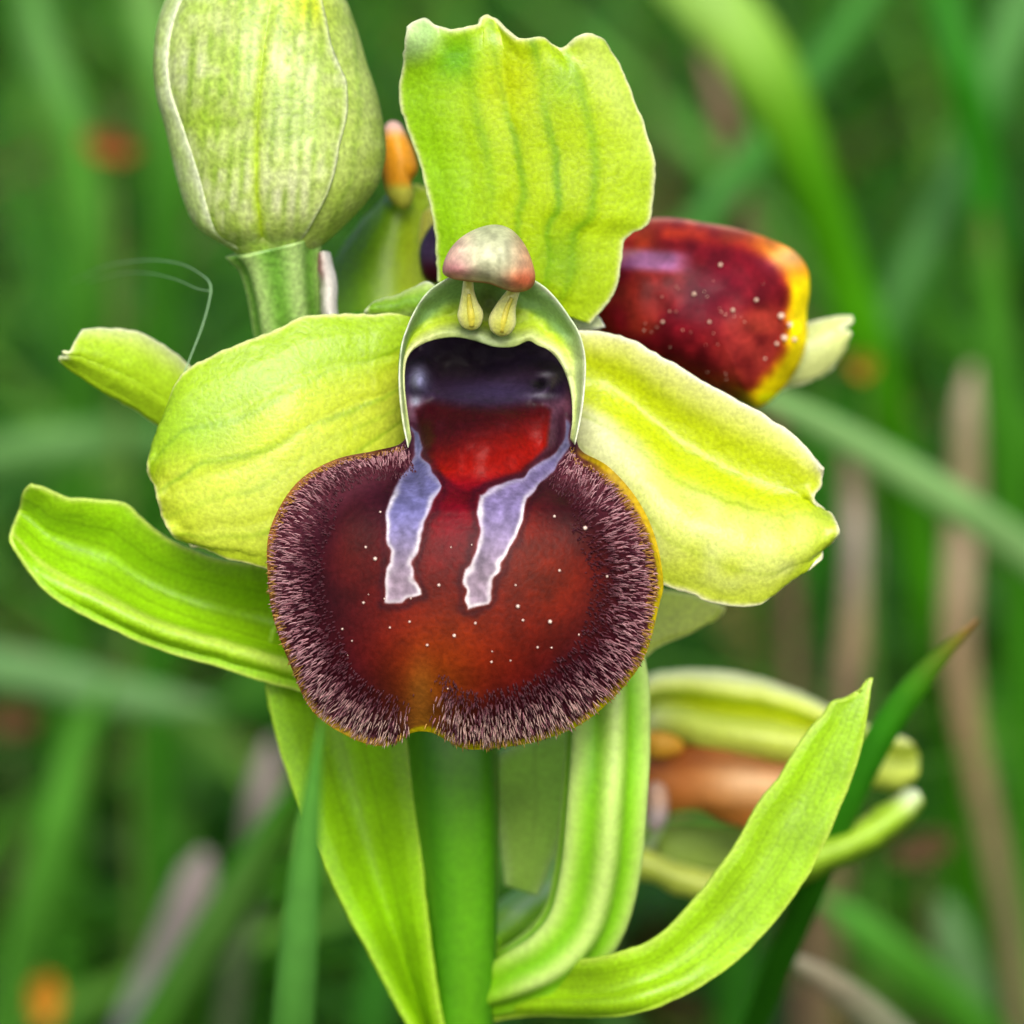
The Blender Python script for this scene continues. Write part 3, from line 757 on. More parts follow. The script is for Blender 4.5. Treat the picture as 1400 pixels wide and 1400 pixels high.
# ------------------------------------------------------------------ bracts
def bract_cols(base, rimc, veins, noise=50, rim=4.0, ridge=None):
    def C(s, t, G):
        x, y = G[..., 0], G[..., 1]
        c = np.zeros(s.shape + (3,)) + np.asarray(base, float)
        c = c * (0.93 + 0.14 * vnoise(x, y, noise, 50))[..., None]
        for v in veins: c = mixc(c, np.asarray(base) * 0.78, 0.5 * g1(s + 0.02 * np.sin(4 * t + 7 * v), v, 0.012))
        if ridge is not None: c = mixc(c, rimc, 0.6 * g1(s, ridge, 0.03))
        return mixc(c, rimc, 0.7 * np.exp(-(rimdist(G) / rim) ** 2))
    return C
b = flap('bract', plant, [(520, 820), (520, 900), (530, 960)],
     [(520, 820), (450, 806), (400, 786), (360, 774), (322, 768), (285, 760), (240, 742), (214, 725), (192, 706), (178, 692), (166, 686), (130, 683), (92, 680), (65, 668), (42, 662)],
     [(530, 960), (470, 955), (400, 943), (350, 929), (290, 910), (220, 889), (150, 860), (92, 830), (58, 805), (36, 776), (18, 748)],
     [(42, 662), (31, 674), (28, 692), (19, 714), (14, 734), (18, 748)],
     lambda s, t, G: 6.2 - 2.4 * t + 1.1 * g1(s, 0.45, 0.3) - 0.55 * g1(s, 0.78 + 0.05 * t, 0.06) * sstep(0.95, 0.6, t) + 0.15 * vnoise(G[..., 0], G[..., 1], 70, 51),
     bract_cols((150, 208, 10), (214, 232, 120), (0.2, 0.35, 0.5, 0.64), ridge=0.79), nu=100, nv=120, th=0.3)
b['label'] = 'broad bract reaching out with blunt jagged tip'
flap('bract', plant, [(598, 1470), (622, 1470)],
     [(598, 1470), (548, 1385), (508, 1310), (462, 1225), (428, 1150), (402, 1085), (378, 1010), (364, 945), (362, 900), (372, 860)],
     [(622, 1470), (600, 1370), (588, 1280), (580, 1200), (572, 1110), (560, 1030), (545, 960), (520, 880), (490, 820)],
     [(372, 860), (420, 820), (490, 820)],
     lambda s, t, G: 8.6 - 1.6 * t + 1.6 * g1(s, 0.5, 0.35) * (1 - 0.4 * t) - 1.0,
     bract_cols((146, 206, 6), (176, 218, 60), (0.3, 0.5, 0.7)), nu=80, nv=110, th=0.35)
b = flap('bract', plant, [(655, 1300), (655, 1400)],
     [(655, 1300), (695, 1306), (750, 1312), (810, 1310), (855, 1299), (893, 1284), (935, 1245), (978, 1192), (1012, 1142), (1036, 1098), (1062, 1066), (1084, 1030), (1104, 1000), (1124, 978), (1136, 960), (1152, 956), (1170, 948), (1182, 940)],
     [(655, 1400), (720, 1390), (800, 1390), (858, 1388), (930, 1364), (1000, 1320), (1058, 1262), (1108, 1192), (1146, 1112), (1176, 1030), (1186, 975), (1190, 950), (1193, 926)],
     [(1182, 940), (1187, 928), (1193, 926)],
     lambda s, t, G: 8.9 - 3.6 * sstep(0, 0.3, t) - 1.0 * np.sin(np.pi * t * 0.6) + 0.5 * g1(s, 0.45, 0.4) * np.sin(np.pi * t) - 0.35 * g1(s, 0.78, 0.1) * sstep(0.45, 0.2, t) + 0.1 * vnoise(G[..., 0], G[..., 1], 60, 52),
     bract_cols((158, 208, 20), (196, 224, 90), (0.25, 0.45, 0.6, 0.75), rim=5), nu=80, nv=140, th=0.3)
b['label'] = 'long bract curving up beside the ovary to a toothed tip'
flap('bract', plant, [(690, 1210), (735, 1225)], [(690, 1210), (680, 1130), (672, 1065), (684, 1030)], [(735, 1225), (775, 1130), (790, 1050), (785, 980)], [(684, 1030), (730, 1005), (785, 980)],
     lambda s, t, G: 9.0 + 0.4 * s + 1.5 * (1 - t), bract_cols((178, 226, 90), (206, 236, 150), (0.5,), rim=10), nu=40, nv=50, th=0.3)
flap('bract', plant, [(860, 800), (880, 900)], [(860, 800), (910, 806), (955, 815), (992, 830)], [(880, 900), (905, 882), (940, 868), (975, 848)], [(992, 830), (988, 840), (975, 848)],
     lambda s, t, G: 8.0 + 0.5 * t, bract_cols((222, 238, 96), (236, 244, 160), (0.5,)), nu=40, nv=50, th=0.3)

# ------------------------------------------------------------------ rear flower (upper right)
rear = loft('flower', plant, [(585, 690, 8.5), (610, 620, 11.5), (650, 540, 13.0), (690, 460, 13.5), (740, 400, 13.0), (800, 380, 12.5)], [36, 42, 46, 46, 40, 28], M_STEM, ovary_col, n=48, m=50, rib=lambda t, a: 1 + 0.1 * np.cos(6 * a))
rear['label'] = 'older flower turned aside with reddish lip behind the open flower'
R_OUT = [(800, 350), (840, 318), (880, 300), (920, 298), (960, 304), (1005, 312), (1048, 325), (1086, 344), (1104, 368), (1107, 398), (1103, 428), (1104, 462), (1092, 500), (1068, 534), (1038, 557), (1012, 548), (960, 530), (880, 500), (815, 460), (790, 410)]
def rW(x, y, r): return 9.5 - 3.0 * np.sqrt(np.clip(1 - 0.95 * r ** 2.2, 0, 1)) + 0.002 * (x - 950) + 0.15 * vnoise(x, y, 30, 60)
def rC(x, y, r):
    n = vnoise(x, y, 16, 61); n2 = vnoise(x, y, 40, 62)
    c = mixc((112, 16, 22), (140, 46, 24), sstep(0.35, 0.75, n2))
    c = mixc(c, (86, 10, 34), 0.7 * gg(x, y, 960, 400, 70, 45))
    c = mixc(c, (132, 44, 22), 0.6 * sstep(350, 315, y) * (0.3 + n))
    c = mixc(c, (164, 70, 40), 0.6 * gg(x, y, 1030, 480, 60, 60) * (0.4 + n))
    c = mixc(c, (206, 120, 20), 0.85 * sstep(0.72, 0.9, r) * sstep(1000, 1060, x))
    c = mixc(c, (226, 204, 6), sstep(0.77, 0.88, r + 0.06 * (n - 0.5)) * sstep(985, 1050, x) * sstep(350, 400, y))
    c = mixc(c, (226, 196, 170), 0.7 * gg(x, y, 1078, 352, 26, 16))
    c = mixc(c, (176, 160, 190), 0.75 * (0.6 + 0.4 * n2) * sstep(21, 6, np.abs(y - 356 - 0.06 * (x - 890))) * sstep(960, 920, x + 8 * n))
    c = mixc(c, (196, 160, 180), 0.6 * sstep(0.93, 1, r) * sstep(330, 310, y))  # pinkish highlight on the top edge, painted into the colour
    return np.clip(c * (0.68 + 0.34 * n)[..., None] * mixc((1, 0.85, 1.1), (1.25, 1.25, 1), sstep(0.7, 0.85, r)), 0, 255)
polar('lip', rear, np.array([965., 425.]), R_OUT, rW, rC, M_LIP, nr=80, na=240, th=0.8)
def rear_grains():
    V, F = [], []
    t = (1 + 5 ** .5) / 2
    ico = np.array([(-1, t, 0), (1, t, 0), (-1, -t, 0), (1, -t, 0), (0, -1, t), (0, 1, t), (0, -1, -t), (0, 1, -t), (t, 0, -1), (t, 0, 1), (-t, 0, -1), (-t, 0, 1)]) / math.hypot(1, t)
    fi = np.array([(0, 11, 5), (0, 5, 1), (0, 1, 7), (0, 7, 10), (0, 10, 11), (1, 5, 9), (5, 11, 4), (11, 10, 2), (10, 7, 6), (7, 1, 8), (3, 9, 4), (3, 4, 2), (3, 2, 6), (3, 6, 8), (3, 8, 9), (4, 9, 5), (2, 4, 11), (6, 2, 10), (8, 6, 7), (9, 8, 1)])
    sp = [(1068, 432, 7), (1080, 444, 6), (1072, 462, 7), (1086, 464, 5), (1062, 470, 4), (1002, 424, 4), (949, 402, 4), (1034, 410, 4), (1003, 495, 4), (906, 440, 3), (1045, 490, 4), (985, 362, 4), (970, 440, 3)]
    for k in range(34): sp.append((rng.uniform(880, 1060), rng.uniform(380, 520), rng.uniform(0.8, 1.8)))
    for i, (x, y, r) in enumerate(sp):
        rr = math.hypot((x - 965) / 150, (y - 425) / 125)
        w = float(rW(np.array(x), np.array(y), np.array(min(rr, 0.98)))) - 0.1
        V.append(P(x, y, w) + ico * 0.72 * r * K * (1 + w / D)); F.append(fi + 12 * i)
    o = new_mesh('pollen_grain', np.vstack(V), np.vstack(F), lin((238, 206, 180)) * ALB, M_POL, rear); o['kind'] = 'stuff'
rear_grains()
flap('sepal', rear, [(1020, 440), (1030, 545)], [(1020, 440), (1085, 445), (1110, 440), (1138, 433), (1165, 431)], [(1030, 545), (1075, 532), (1110, 522), (1140, 500), (1158, 474)], [(1165, 431), (1166, 440), (1150, 449), (1163, 453), (1160, 465), (1158, 474)],
     lambda s, t, G: 10.5 + 0.4 * t - 0.4 * np.sin(np.pi * s), bract_cols((212, 224, 132), (236, 240, 200), (0.5,), rim=5), nu=50, nv=60)
flap('sepal', rear, [(620, 520), (480, 520)], [(620, 520), (612, 430), (600, 360), (590, 300), (588, 258)], [(480, 520), (440, 440), (450, 370), (490, 310), (535, 262)], [(588, 258), (562, 250), (535, 262)],
     lambda s, t, G: 10.0 - 0.8 * np.sin(np.pi * s) + 0.3 * t,
     lambda s, t, G: mixc(mixc(mixc((104, 160, 10), (176, 210, 10), sstep(0.8, 0.25, s)), (196, 214, 60), 0.6 * gg(G[..., 0], G[..., 1], 565, 370, 20, 70)), (222, 228, 130), 0.7 * np.exp(-(rimdist(G) / 7) ** 2) * (s < 0.5)), nu=60, nv=70)
flap('petal', rear, [(575, 345), (604, 345)], [(575, 345), (576, 315), (580, 290)], [(604, 345), (602, 315), (598, 285)], [(580, 290), (590, 282), (598, 285)],
     lambda s, t, G: 9.0 - 0.3 * np.sin(np.pi * s), bract_cols((224, 226, 84), (240, 240, 180), (0.5,)), nu=24, nv=30)
polar('column', rear, np.array([548., 222.]), [(532, 166), (546, 168), (556, 185), (566, 208), (571, 232), (562, 250), (566, 268), (555, 286), (540, 280), (528, 262), (522, 220), (524, 180)],
      lambda x, y, r: 8.8 - 0.7 * np.sqrt(np.clip(1 - r ** 2, 0, 1)),
      lambda x, y, r: mixc(mixc((246, 168, 30), (226, 186, 170), sstep(195, 172, y)), (226, 226, 90), sstep(245, 262, y)), M_COL, nr=24, na=60, th=0.6)
polar('lip_lobe', rear, np.array([592., 350.]), [(592, 306), (602, 312), (608, 345), (608, 382), (592, 388), (578, 378), (573, 350), (577, 328)],
      lambda x, y, r: 8.0 - 0.7 * np.sqrt(np.clip(1 - r ** 2, 0, 1)),
      lambda x, y, r: mixc((64, 48, 78), (58, 14, 26), sstep(345, 375, y)), M_LIP, nr=24, na=60, th=0.6)
b = flap('sepal', rear, [(560, 520), (545, 600)], [(560, 520), (460, 510), (360, 512), (275, 506), (240, 484), (210, 463), (176, 452), (142, 449), (113, 453)], [(545, 600), (440, 610), (330, 610), (250, 596), (214, 578), (188, 562), (150, 540), (116, 515), (90, 497)],
     [(113, 453), (101, 467), (96, 479), (86, 481), (93, 486), (81, 489), (84, 494), (90, 497)],
     lambda s, t, G: 9.5 - 5.0 * t - 0.6 * np.sin(np.pi * s),
     lambda s, t, G: mixc(mixc(mixc((172, 212, 30), (206, 220, 140), 0.8 * sstep(0.35, 0.05, s)), (128, 172, 20), 0.4 * g1(s, 0.55, 0.02)), (238, 242, 200), 0.8 * np.exp(-(rimdist(G) / 4) ** 2)), nu=60, nv=110)
b['label'] = 'narrow sepal with notched tip'

# ------------------------------------------------------------------ lower flower (right, low)
low = loft('flower', plant, [(650, 1300, 9.5), (700, 1270, 14), (780, 1220, 18), (840, 1150, 20), (880, 1090, 21), (910, 1060, 21)], [34, 40, 46, 46, 42, 34], M_STEM, ovary_col, n=48, m=50, rib=lambda t, a: 1 + 0.1 * np.cos(6 * a))
low['label'] = 'withering flower with brownish lip beside the long curved bract'
flap('sepal', low, [(860, 940), (860, 1030)], [(860, 940), (900, 921), (955, 916), (1020, 925), (1085, 944), (1150, 975), (1200, 1000), (1235, 1010)], [(860, 1030), (900, 1010), (960, 1030), (1020, 1040), (1090, 1050), (1160, 1070), (1215, 1080), (1245, 1072)],
     [(1235, 1010), (1252, 1025), (1256, 1050), (1245, 1072)],
     lambda s, t, G: 20.5 - 2.6 * np.sin(np.pi * np.clip(s, 0, 1) * 0.8) * np.sin(np.pi * (0.15 + 0.7 * t)) + 1.8 * g1(s, 0.42, 0.16),
     lambda s, t, G: mixc(mixc(mixc((214, 232, 90), (206, 226, 4), g1(s, 0.42, 0.15) * sstep(0.1, 0.25, t) * sstep(0.9, 0.6, t)), (238, 246, 180), 0.9 * sstep(0.28, 0.06, s)), (220, 226, 196), 0.6 * g1(s, 0.75, 0.15) * sstep(0.2, 0.05, t)), nu=70, nv=90, th=0.3)
loft('lip', low, [(880, 1090, 20), (915, 1072, 19.4), (960, 1068, 18.8), (1010, 1076, 18.6), (1060, 1084, 18.8), (1100, 1080, 19.5), (1140, 1090, 20)], [34, 40, 46, 50, 48, 36, 20], M_COL,
     lambda t, a: mixc(mixc((214, 130, 60), (244, 200, 146), np.clip(np.sin(a + 0.8), 0, 1) * sstep(0.25, 0.5, t)), (130, 62, 20), sstep(0.2, -0.5, np.cos(a - 1.57) * 0 + np.sin(a - 1.2)) * 0.6), n=40, m=50, flat=0.9, rib=lambda t, a: 1 + 0.12 * np.sin(3 * a + 7 * t))
polar('petal', low, np.array([905., 1018.]), [(880, 1005), (905, 1000), (930, 1010), (935, 1025), (915, 1036), (885, 1035)], lambda x, y, r: 18.6 - 0.5 * np.sqrt(np.clip(1 - r ** 2, 0, 1)),
      lambda x, y, r: np.zeros(x.shape + (3,)) + (224, 166, 50), M_COL, nr=16, na=40, th=0.4)
polar('column', low, np.array([900., 1105.]), [(886, 1076), (905, 1070), (914, 1090), (912, 1120), (900, 1136), (886, 1130)], lambda x, y, r: 18.0 - 0.6 * np.sqrt(np.clip(1 - r ** 2, 0, 1)),
      lambda x, y, r: mixc((226, 180, 150), (206, 186, 186), sstep(1090, 1120, y)), M_COL, nr=16, na=40, th=0.5)
flap('sepal', low, [(850, 1140), (850, 1200)], [(850, 1140), (890, 1165), (940, 1185), (990, 1192), (1050, 1180)], [(850, 1200), (890, 1205), (930, 1222), (980, 1230), (1050, 1215)], [(1050, 1180), (1055, 1198), (1050, 1215)],
     lambda s, t, G: 19.0 - 0.6 * np.sin(np.pi * s), bract_cols((214, 232, 90), (228, 240, 130), (0.5,)), nu=40, nv=50)
flap('sepal', low, [(900, 1130), (900, 1180)], [(900, 1130), (960, 1128), (1030, 1130), (1080, 1120)], [(900, 1180), (960, 1192), (1030, 1192), (1080, 1180)], [(1080, 1120), (1085, 1150), (1080, 1180)],
     lambda s, t, G: 22.0 + 0.5 * t, bract_cols((170, 206, 70), (184, 216, 90), (0.5,)), nu=40, nv=50)
flap('sepal', low, [(1060, 1160), (1085, 1215)], [(1060, 1160), (1130, 1145), (1170, 1124), (1205, 1102), (1238, 1080)], [(1085, 1215), (1130, 1192), (1180, 1172), (1225, 1142), (1258, 1110)], [(1238, 1080), (1254, 1081), (1262, 1094), (1258, 1110)],
     lambda s, t, G: 17.5 - 1.2 * np.sin(np.pi * s) + 1.5 * t, lambda s, t, G: mixc(mixc((172, 216, 52), (220, 236, 180), sstep(0.75, 0.95, t) * sstep(0.8, 0.4, s)), (110, 150, 20), 0.8 * sstep(0.62, 0.8, s)), nu=40, nv=60)

# ------------------------------------------------------------------ single blades and stalks of the meadow one can tell apart
def blade(name, pts, widths, cols, mat, label, cat, group=None, fold=0.25, root=True, face=0.0, k=0.72):
    pw = np.asarray(pts, float)
    c3 = P(pw[:, 0], pw[:, 1], pw[:, 2])
    wd = np.asarray(widths, float) * K * (1 + pw[:, 2] / D) / 2
    cc = lin(np.asarray(cols, float)) * k * np.array([1.0, 1.0, 0.72 if mat is M_GRASS else 1.0])
    if root and c3[-1, 2] > -4:
        d = c3[-1] - c3[-2]; d /= np.linalg.norm(d); p = c3[-1]; h = p[2] + 5
        q = [p]; step = h / 5 * 1.02
        ex, ew, ec = [], [], []
        for i in range(40):
            f = min(1, (i + 1) / 4)
            dd = d * (1 - f) + np.array([0, 0, -1.0]) * f; dd /= np.linalg.norm(dd)
            p = p + dd * step; ex.append(p); ew.append(wd[-1] * 0.95); ec.append(cc[-1])
            if p[2] < -4: break
        c3 = np.vstack([c3, ex]); wd = np.concatenate([wd, ew]); cc = np.vstack([cc, ec])
    L = np.concatenate([[0], np.cumsum(np.linalg.norm(np.diff(c3, axis=0), axis=1))])
    m = 200; s = np.linspace(0, L[-1], m)
    A = np.hstack([c3, wd[:, None], cc])
    A = np.stack([np.interp(s, L, A[:, j]) for j in range(7)], 1)
    for i in range(5): A[1:-1] = (A[:-2] + 2 * A[1:-1] + A[2:]) / 4
    c = A[:, :3]; w = A[:, 3]; col = A[:, 4:]
    tan = np.gradient(c, axis=0); tan /= np.linalg.norm(tan, axis=1, keepdims=True)
    side = np.cross(tan, FWD); side /= np.linalg.norm(side, axis=1, keepdims=True) + 1e-9
    nrm = np.cross(side, tan)
    a = face; side, nrm = side * math.cos(a) + nrm * math.sin(a), nrm * math.cos(a) - side * math.sin(a)
    j = np.array([-1, -0.5, 0, 0.5, 1.0])
    V = c[:, None] + side[:, None] * (w[:, None] * j)[..., None] + nrm[:, None] * (w[:, None] * fold * (np.abs(j) - 0.5))[..., None]
    foot = c[-1].copy(); foot[2] = 0
    th = 0.18
    Vb = V - nrm[:, None] * th * (1 - 0.8 * np.abs(j))[None, :, None]
    N = m * 5
    F = [gridfaces(m, 5), gridfaces(m, 5, off=N, flip=True)]
    ring = np.concatenate([np.arange(5), np.arange(1, m) * 5 + 4, (m - 1) * 5 + np.arange(3, -1, -1), np.arange(m - 2, 0, -1) * 5]); r2 = np.roll(ring, -1)
    F.append(np.stack([ring, ring + N, r2 + N, r2], -1))
    C5 = np.repeat(col, 5, 0)
    o = new_mesh(name, np.vstack([V.reshape(-1, 3), Vb.reshape(-1, 3)]), np.vstack(F), np.vstack([C5, C5]), mat, None, foot)
    return tag(o, label, cat, group)

G_ = 'single grass blades round the orchid'
blade('grass_shoot', [(700, -420, 95), (860, -120, 92), (960, -10, 90), (1020, 50, 90), (1062, 120, 90), (1100, 215, 92), (1140, 330, 96), (1185, 470, 100), (1235, 640, 108)], [30, 80, 100, 95, 85, 72, 66, 66, 64],
      [(150, 205, 100), (160, 212, 110), (165, 214, 110), (150, 200, 84), (118, 182, 40), (90, 170, 20), (84, 172, 6), (80, 166, 10), (70, 150, 20)], M_GRASS, 'thick pale yellow-green grass stem arching down past the reddish lip of the older flower', 'grass stem', k=0.8)
blade('grass_shoot', [(1290, -150, 130), (1190, -10, 128), (1085, 135, 125), (990, 265, 122), (900, 370, 122), (820, 500, 125)], [10, 40, 48, 50, 50, 50], [(66, 142, 50)] * 6, M_GRASS, 'mid green blade slanting down behind the dorsal sepal', 'grass blade', G_)
blade('grass_shoot', [(1450, -180, 150), (1400, 0, 150), (1350, 130, 148), (1292, 278, 146), (1234, 400, 145), (1190, 500, 145), (1150, 620, 150)], [20, 60, 62, 60, 58, 56, 56], [(92, 160, 84), (92, 160, 84), (76, 150, 66), (68, 140, 60), (64, 135, 48), (60, 140, 40), (60, 140, 40)], M_GRASS, 'grey-green blade leaning behind the thick pale stem', 'grass blade', G_)
blade('grass_shoot', [(1270, -160, 135), (1290, 0, 135), (1322, 110, 135), (1345, 230, 138), (1352, 380, 140), (1375, 520, 145)], [20, 48, 50, 48, 44, 44], [(46, 142, 10)] * 6, M_GRASS, 'vivid green upright blade crossing the grey-green leaning one', 'grass blade', G_)
blade('grass_shoot', [(1000, 520, 62), (1045, 542, 62), (1120, 578, 64), (1200, 622, 66), (1300, 682, 68), (1400, 752, 72), (1520, 850, 78)], [6, 26, 40, 46, 50, 52, 50], [(150, 200, 138)] * 7, M_GRASS, 'pale silvery green blade slanting below the older flower', 'grass blade', G_, k=0.8)
blade('dry_grass_stalk', [(1330, 500, 110), (1322, 545, 110), (1322, 640, 112), (1312, 780, 114), (1308, 880, 116), (1325, 1000, 118), (1350, 1120, 122), (1380, 1260, 126)], [10, 34, 44, 46, 44, 36, 34, 34], [(176, 160, 128), (172, 158, 128), (150, 138, 96), (158, 138, 112), (150, 128, 92), (150, 124, 88), (150, 130, 92), (130, 120, 80)], M_DRY, 'long dry beige stalk crossing behind the pale silvery blade', 'dry stalk', 'dry stalks in the meadow', k=0.75)
blade('dry_grass_stalk', [(1158, 600, 112), (1165, 650, 112), (1178, 740, 112), (1172, 850, 114), (1158, 930, 116), (1150, 1050, 120)], [8, 36, 42, 42, 40, 38], [(150, 128, 98), (140, 118, 84), (172, 156, 146), (150, 130, 96), (140, 118, 90), (120, 110, 70)], M_DRY, 'short dry brown stalk standing beyond the open flower\'s pale sepal', 'dry stalk', 'dry stalks in the meadow', k=0.75)
blade('dry_grass_stalk', [(962, 70, 130), (975, 110, 130), (992, 165, 130), (1004, 210, 132), (1020, 300, 135)], [8, 26, 34, 34, 28], [(126, 92, 74)] * 5, M_DRY, 'reddish brown dry stalk beside the thick pale stem', 'dry stalk', 'dry stalks in the meadow', k=0.75)
blade('grass_shoot', [(1338, 846, 14), (1318, 866, 14.2), (1275, 905, 14.6), (1232, 955, 15.2), (1200, 1010, 15.6), (1176, 1056, 16), (1120, 1190, 18), (1060, 1330, 24), (1020, 1440, 30)], [2, 16, 34, 42, 42, 40, 40, 40, 40], [(176, 120, 70), (90, 156, 30), (70, 156, 24), (60, 150, 18), (50, 142, 14), (60, 150, 24), (50, 130, 14), (50, 130, 14), (50, 130, 14)], M_GRASS, 'slender bright blade with browned tip passing the tip of the long bract', 'grass blade', G_, k=0.75)
blade('dead_leaf_strip', [(1062, 1304, 30), (1085, 1312, 31), (1130, 1338, 33), (1178, 1376, 36), (1230, 1430, 40), (1290, 1520, 46)], [6, 22, 34, 48, 60, 60], [(206, 196, 160), (196, 186, 150), (176, 160, 130), (166, 166, 130), (150, 156, 120), (150, 150, 110)], M_DRY, 'bleached dead grass strip drooping beneath the long bract', 'dead leaf', k=0.8)
blade('dry_grass_stalk', [(282, 1165, 95), (272, 1190, 95), (252, 1250, 96), (220, 1330, 98), (185, 1410, 100), (140, 1520, 106)], [14, 52, 58, 60, 62, 62], [(140, 128, 124), (142, 130, 126), (134, 124, 120), (130, 128, 120), (124, 132, 124), (110, 120, 100)], M_DRY, 'thick grey dry stalk low in the grass', 'dry stalk', 'dry stalks in the meadow', k=0.72)
blade('dry_grass_stalk', [(372, 1010, 100), (366, 1050, 100), (354, 1110, 100), (342, 1170, 102)], [10, 38, 42, 36], [(136, 122, 122), (140, 124, 122), (120, 112, 104), (90, 110, 70)], M_DRY, 'short grey stalk behind the yellow-green bract low on the stem', 'dry stalk', 'dry stalks in the meadow', k=0.72)
blade('grass_shoot', [(440, 985, -13), (432, 1030, -13), (424, 1090, -13), (416, 1180, -12.5), (408, 1300, -12), (398, 1420, -11), (390, 1560, -9)], [3, 18, 30, 42, 54, 60, 60], [(96, 172, 60), (104, 176, 70), (96, 172, 66), (100, 172, 80), (96, 166, 80), (90, 160, 70), (80, 150, 60)], M_GRASS, 'soft green blade standing in front of the low bract', 'grass blade', G_, k=0.72)
blade('grass_shoot', [(430, 1070, 36), (400, 1110, 38), (340, 1200, 42), (280, 1300, 46), (215, 1410, 52), (140, 1540, 60)], [6, 36, 48, 50, 52, 50], [(96, 176, 40), (104, 180, 56), (128, 190, 96), (120, 184, 90), (100, 176, 60), (90, 160, 50)], M_GRASS, 'light green blade fanning out low beside the stem', 'grass blade', G_, k=0.75)
blade('grass_shoot', [(405, 1060, 60), (370, 1130, 62), (310, 1230, 64), (250, 1330, 68), (190, 1430, 74)], [6, 34, 44, 48, 48], [(70, 160, 30)] * 5, M_GRASS, 'fresh green blade running beside the thick grey stalk', 'grass blade', G_)
blade('grass_shoot', [(300, 968, 120), (240, 962, 120), (150, 948, 122), (80, 928, 124), (0, 912, 126), (-110, 900, 130), (-220, 930, 134)], [6, 36, 50, 56, 58, 56, 50], [(122, 172, 120)] * 7, M_GRASS, 'bluish pale blade lying flat below the broad jagged bract', 'grass blade', G_, k=0.72)
blade('grass_shoot', [(150, 930, 110), (110, 1010, 112), (76, 1130, 114), (40, 1260, 118), (10, 1400, 124)], [8, 44, 54, 56, 56], [(96, 170, 64)] * 5, M_GRASS, 'light green blade rising below the flat bluish blade', 'grass blade', G_)
blade('grass_shoot', [(-60, 640, 140), (30, 612, 140), (110, 606, 140), (200, 600, 142), (300, 640, 145)], [40, 60, 60, 56, 40], [(96, 152, 84)] * 5, M_GRASS, 'dull green blade lying across behind the notched narrow sepal', 'grass blade', G_)
blade('grass_shoot', [(170, -160, 140), (196, 0, 140), (220, 100, 140), (232, 220, 142), (225, 360, 145)], [20, 56, 62, 60, 56], [(112, 172, 84), (116, 176, 90), (100, 168, 70), (76, 150, 46), (60, 130, 30)], M_GRASS, 'pale green blade upright beside the closed bud', 'grass blade', G_)
blade('grass_shoot', [(20, -120, 150), (52, 60, 150), (100, 180, 150), (120, 330, 152), (110, 460, 156)], [30, 60, 64, 60, 60], [(86, 160, 60), (96, 160, 80), (84, 156, 50), (90, 164, 60), (70, 140, 40)], M_GRASS, 'wide mid green blade on the far side of the pale blade by the bud', 'grass blade', G_)
blade('grass_shoot', [(1225, 350, 150), (1262, 410, 150), (1310, 470, 152), (1370, 540, 154), (1440, 650, 158)], [10, 40, 46, 48, 48], [(80, 156, 40)] * 5, M_GRASS, 'fresh green blade slanting above the pale silvery blade', 'grass blade', G_)
blade('grass_shoot', [(1345, 290, 120), (1352, 360, 120), (1362, 470, 122), (1376, 600, 125), (1390, 760, 130)], [8, 40, 52, 54, 54], [(110, 110, 50), (80, 156, 40), (84, 160, 50), (76, 156, 40), (70, 150, 30)], M_GRASS, 'brown-tipped green blade upright near the dry beige stalk', 'grass blade', G_)
blade('grass_shoot', [(1120, 1225, 85), (1170, 1262, 86), (1245, 1325, 88), (1320, 1390, 92), (1400, 1480, 98)], [10, 50, 60, 62, 60], [(92, 166, 76), (92, 168, 66), (86, 164, 50), (84, 164, 50), (80, 156, 50)], M_GRASS, 'mid green blade under the withering flower', 'grass blade', G_)
blade('grass_shoot', [(1290, 1230, 110), (1305, 1290, 110), (1330, 1370, 112), (1350, 1480, 118)], [20, 60, 64, 60], [(110, 156, 110)] * 4, M_GRASS, 'greyish green blade behind the bleached dead strip', 'grass blade', G_)

def seedhead(name, pts, widths, cols, hx, hy, hw, rx, ry, hc, label, rot=0.0):
    st_ = blade('stalk', pts, widths, cols, M_DRY, None, None)
    for k in ('label', 'category', 'group'):
        if k in st_: del st_[k]
    root = empty(name, np.array(st_.location) * 1000)
    st_.location = (0, 0, 0); st_.parent = root
    ca, sa = math.cos(rot), math.sin(rot)
    n = 7
    for i in range(n):         # a ring of small withered petals
        a = 2 * math.pi * i / n
        ex, ey = math.cos(a), math.sin(a)
        tipx, tipy = hx + (ca * ex * rx - sa * ey * ry), hy + (sa * ex * rx + ca * ey * ry)
        px_, py_ = -ey * 0.42, ex * 0.42
        lx, ly = hx + 0.6 * (tipx - hx) + px_ * rx, hy + 0.6 * (tipy - hy) + py_ * ry
        mx_, my_ = hx + 0.6 * (tipx - hx) - px_ * rx, hy + 0.6 * (tipy - hy) - py_ * ry
        G = coons([(hx - 1, hy), (hx + 1, hy)], [(hx - 1, hy), (lx, ly), (tipx - 1, tipy)], [(hx + 1, hy), (mx_, my_), (tipx + 1, tipy)], [(tipx - 1, tipy), (tipx + 1, tipy)], 5, 9)
        s, t = st(9, 5)
        sheet('petal', root, P(G[..., 0], G[..., 1], hw - 1.5 * t + 0.6 * np.sin(np.pi * s)), 0.3, np.zeros(s.shape + (3,)) + np.asarray(hc) * random.uniform(0.8, 1.1), M_DRY)
    tag(root, label, 'wildflower', 'small withered flowers in the grass')
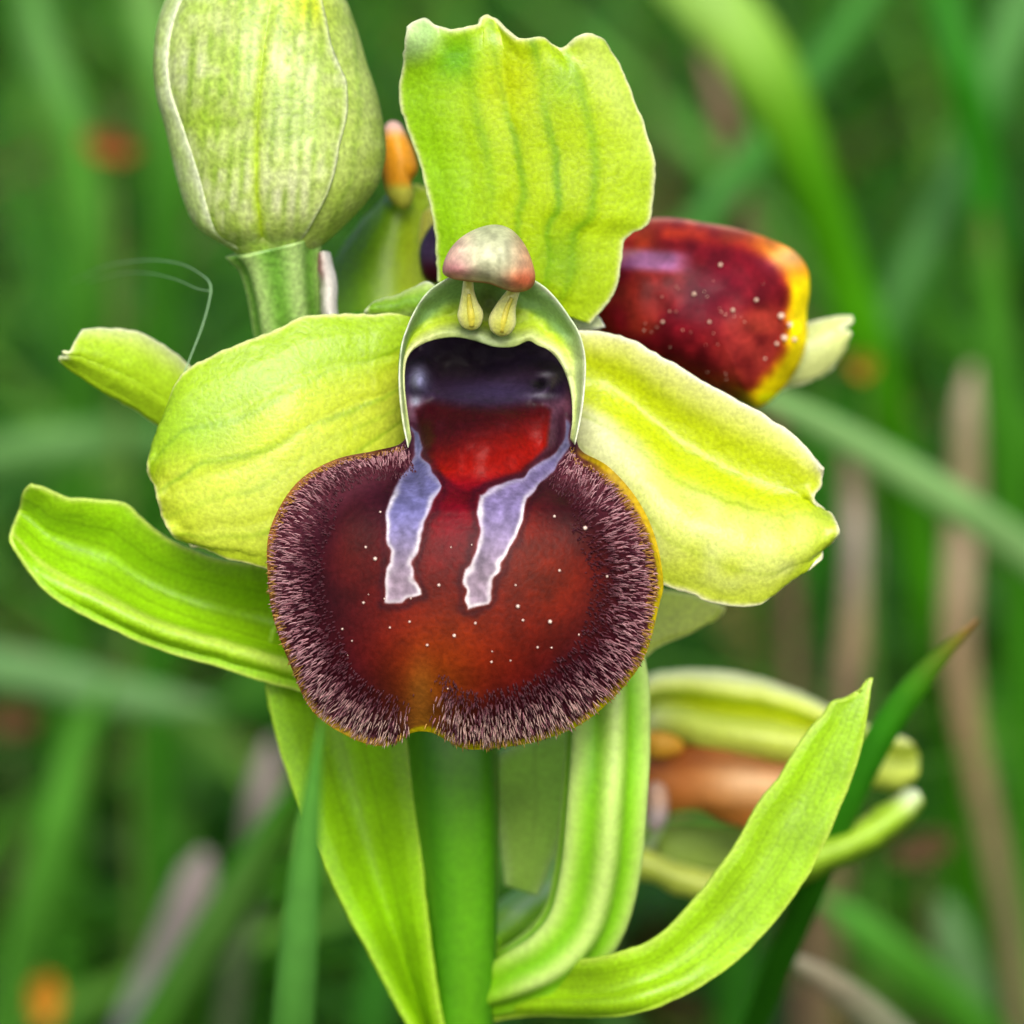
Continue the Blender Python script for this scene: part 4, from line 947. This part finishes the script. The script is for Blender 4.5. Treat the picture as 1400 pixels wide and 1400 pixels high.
seedhead('withered_flower', [(150, 200, 120), (156, 280, 121), (160, 420, 124)], [10, 12, 14], [(90, 120, 40)] * 3, 150, 200, 119, 40, 18, (150, 76, 24), 'small rusty withered flower in the grass beside the bud', 0.2)
seedhead('withered_flower', [(62, 1368, 105), (66, 1420, 106), (60, 1520, 110)], [10, 12, 14], [(90, 120, 40)] * 3, 62, 1366, 104, 22, 36, (206, 140, 16), 'small orange flower low in the grass near the thick grey stalk')
seedhead('withered_flower', [(1182, 505, 85), (1186, 560, 86), (1190, 700, 90)], [8, 10, 12], [(90, 140, 40)] * 3, 1181, 502, 84, 16, 16, (170, 130, 20), 'tiny orange flower just past the older flower\'s sepal tip')
seedhead('withered_flower', [(1262, 1160, 90), (1266, 1230, 92), (1270, 1330, 96)], [10, 12, 14], [(110, 96, 60)] * 3, 1262, 1160, 89, 46, 20, (110, 80, 46), 'brown withered flower beside the withering orchid flower', -0.3)
seedhead('withered_flower', [(14, 985, 125), (18, 1060, 126), (20, 1180, 130)], [10, 12, 14], [(80, 110, 40)] * 3, 14, 982, 124, 40, 26, (84, 56, 20), 'dark brown withered flower under the flat bluish blade')

# ------------------------------------------------------------------ spider silk
def make_silk():
    root_pts = [(244, 530, 4.2), (262, 484, 4.4), (276, 448, 4.8), (286, 412, 5.2), (288, 390, 5.4), (276, 376, 6), (250, 362, 7), (215, 356, 8.5), (175, 358, 10.5), (140, 366, 13), (100, 385, 17)]
    o = loft('spider_silk', None, root_pts, [0.9, 1.0, 1.1, 1.1, 1.3, 0.8, 0.7, 0.7, 0.7, 0.6, 0.5], M_SILK, (150, 190, 140), n=6, m=90, origin=P(262, 484, 4.4))
    tag(o, 'fine bent thread of spider silk rising from the left-hand sepal edge under the bud', 'silk thread')
    o['label'] = 'fine bent thread of spider silk rising from a sepal edge under the bud'
    q = [(287, 398, 5.3), (268, 394, 6), (240, 382, 7), (205, 374, 9), (165, 374, 12), (120, 384, 16)]
    loft('strand', o, q, [0.7, 0.7, 0.6, 0.6, 0.6, 0.5], M_SILK, (140, 180, 130), n=6, m=60)
make_silk()
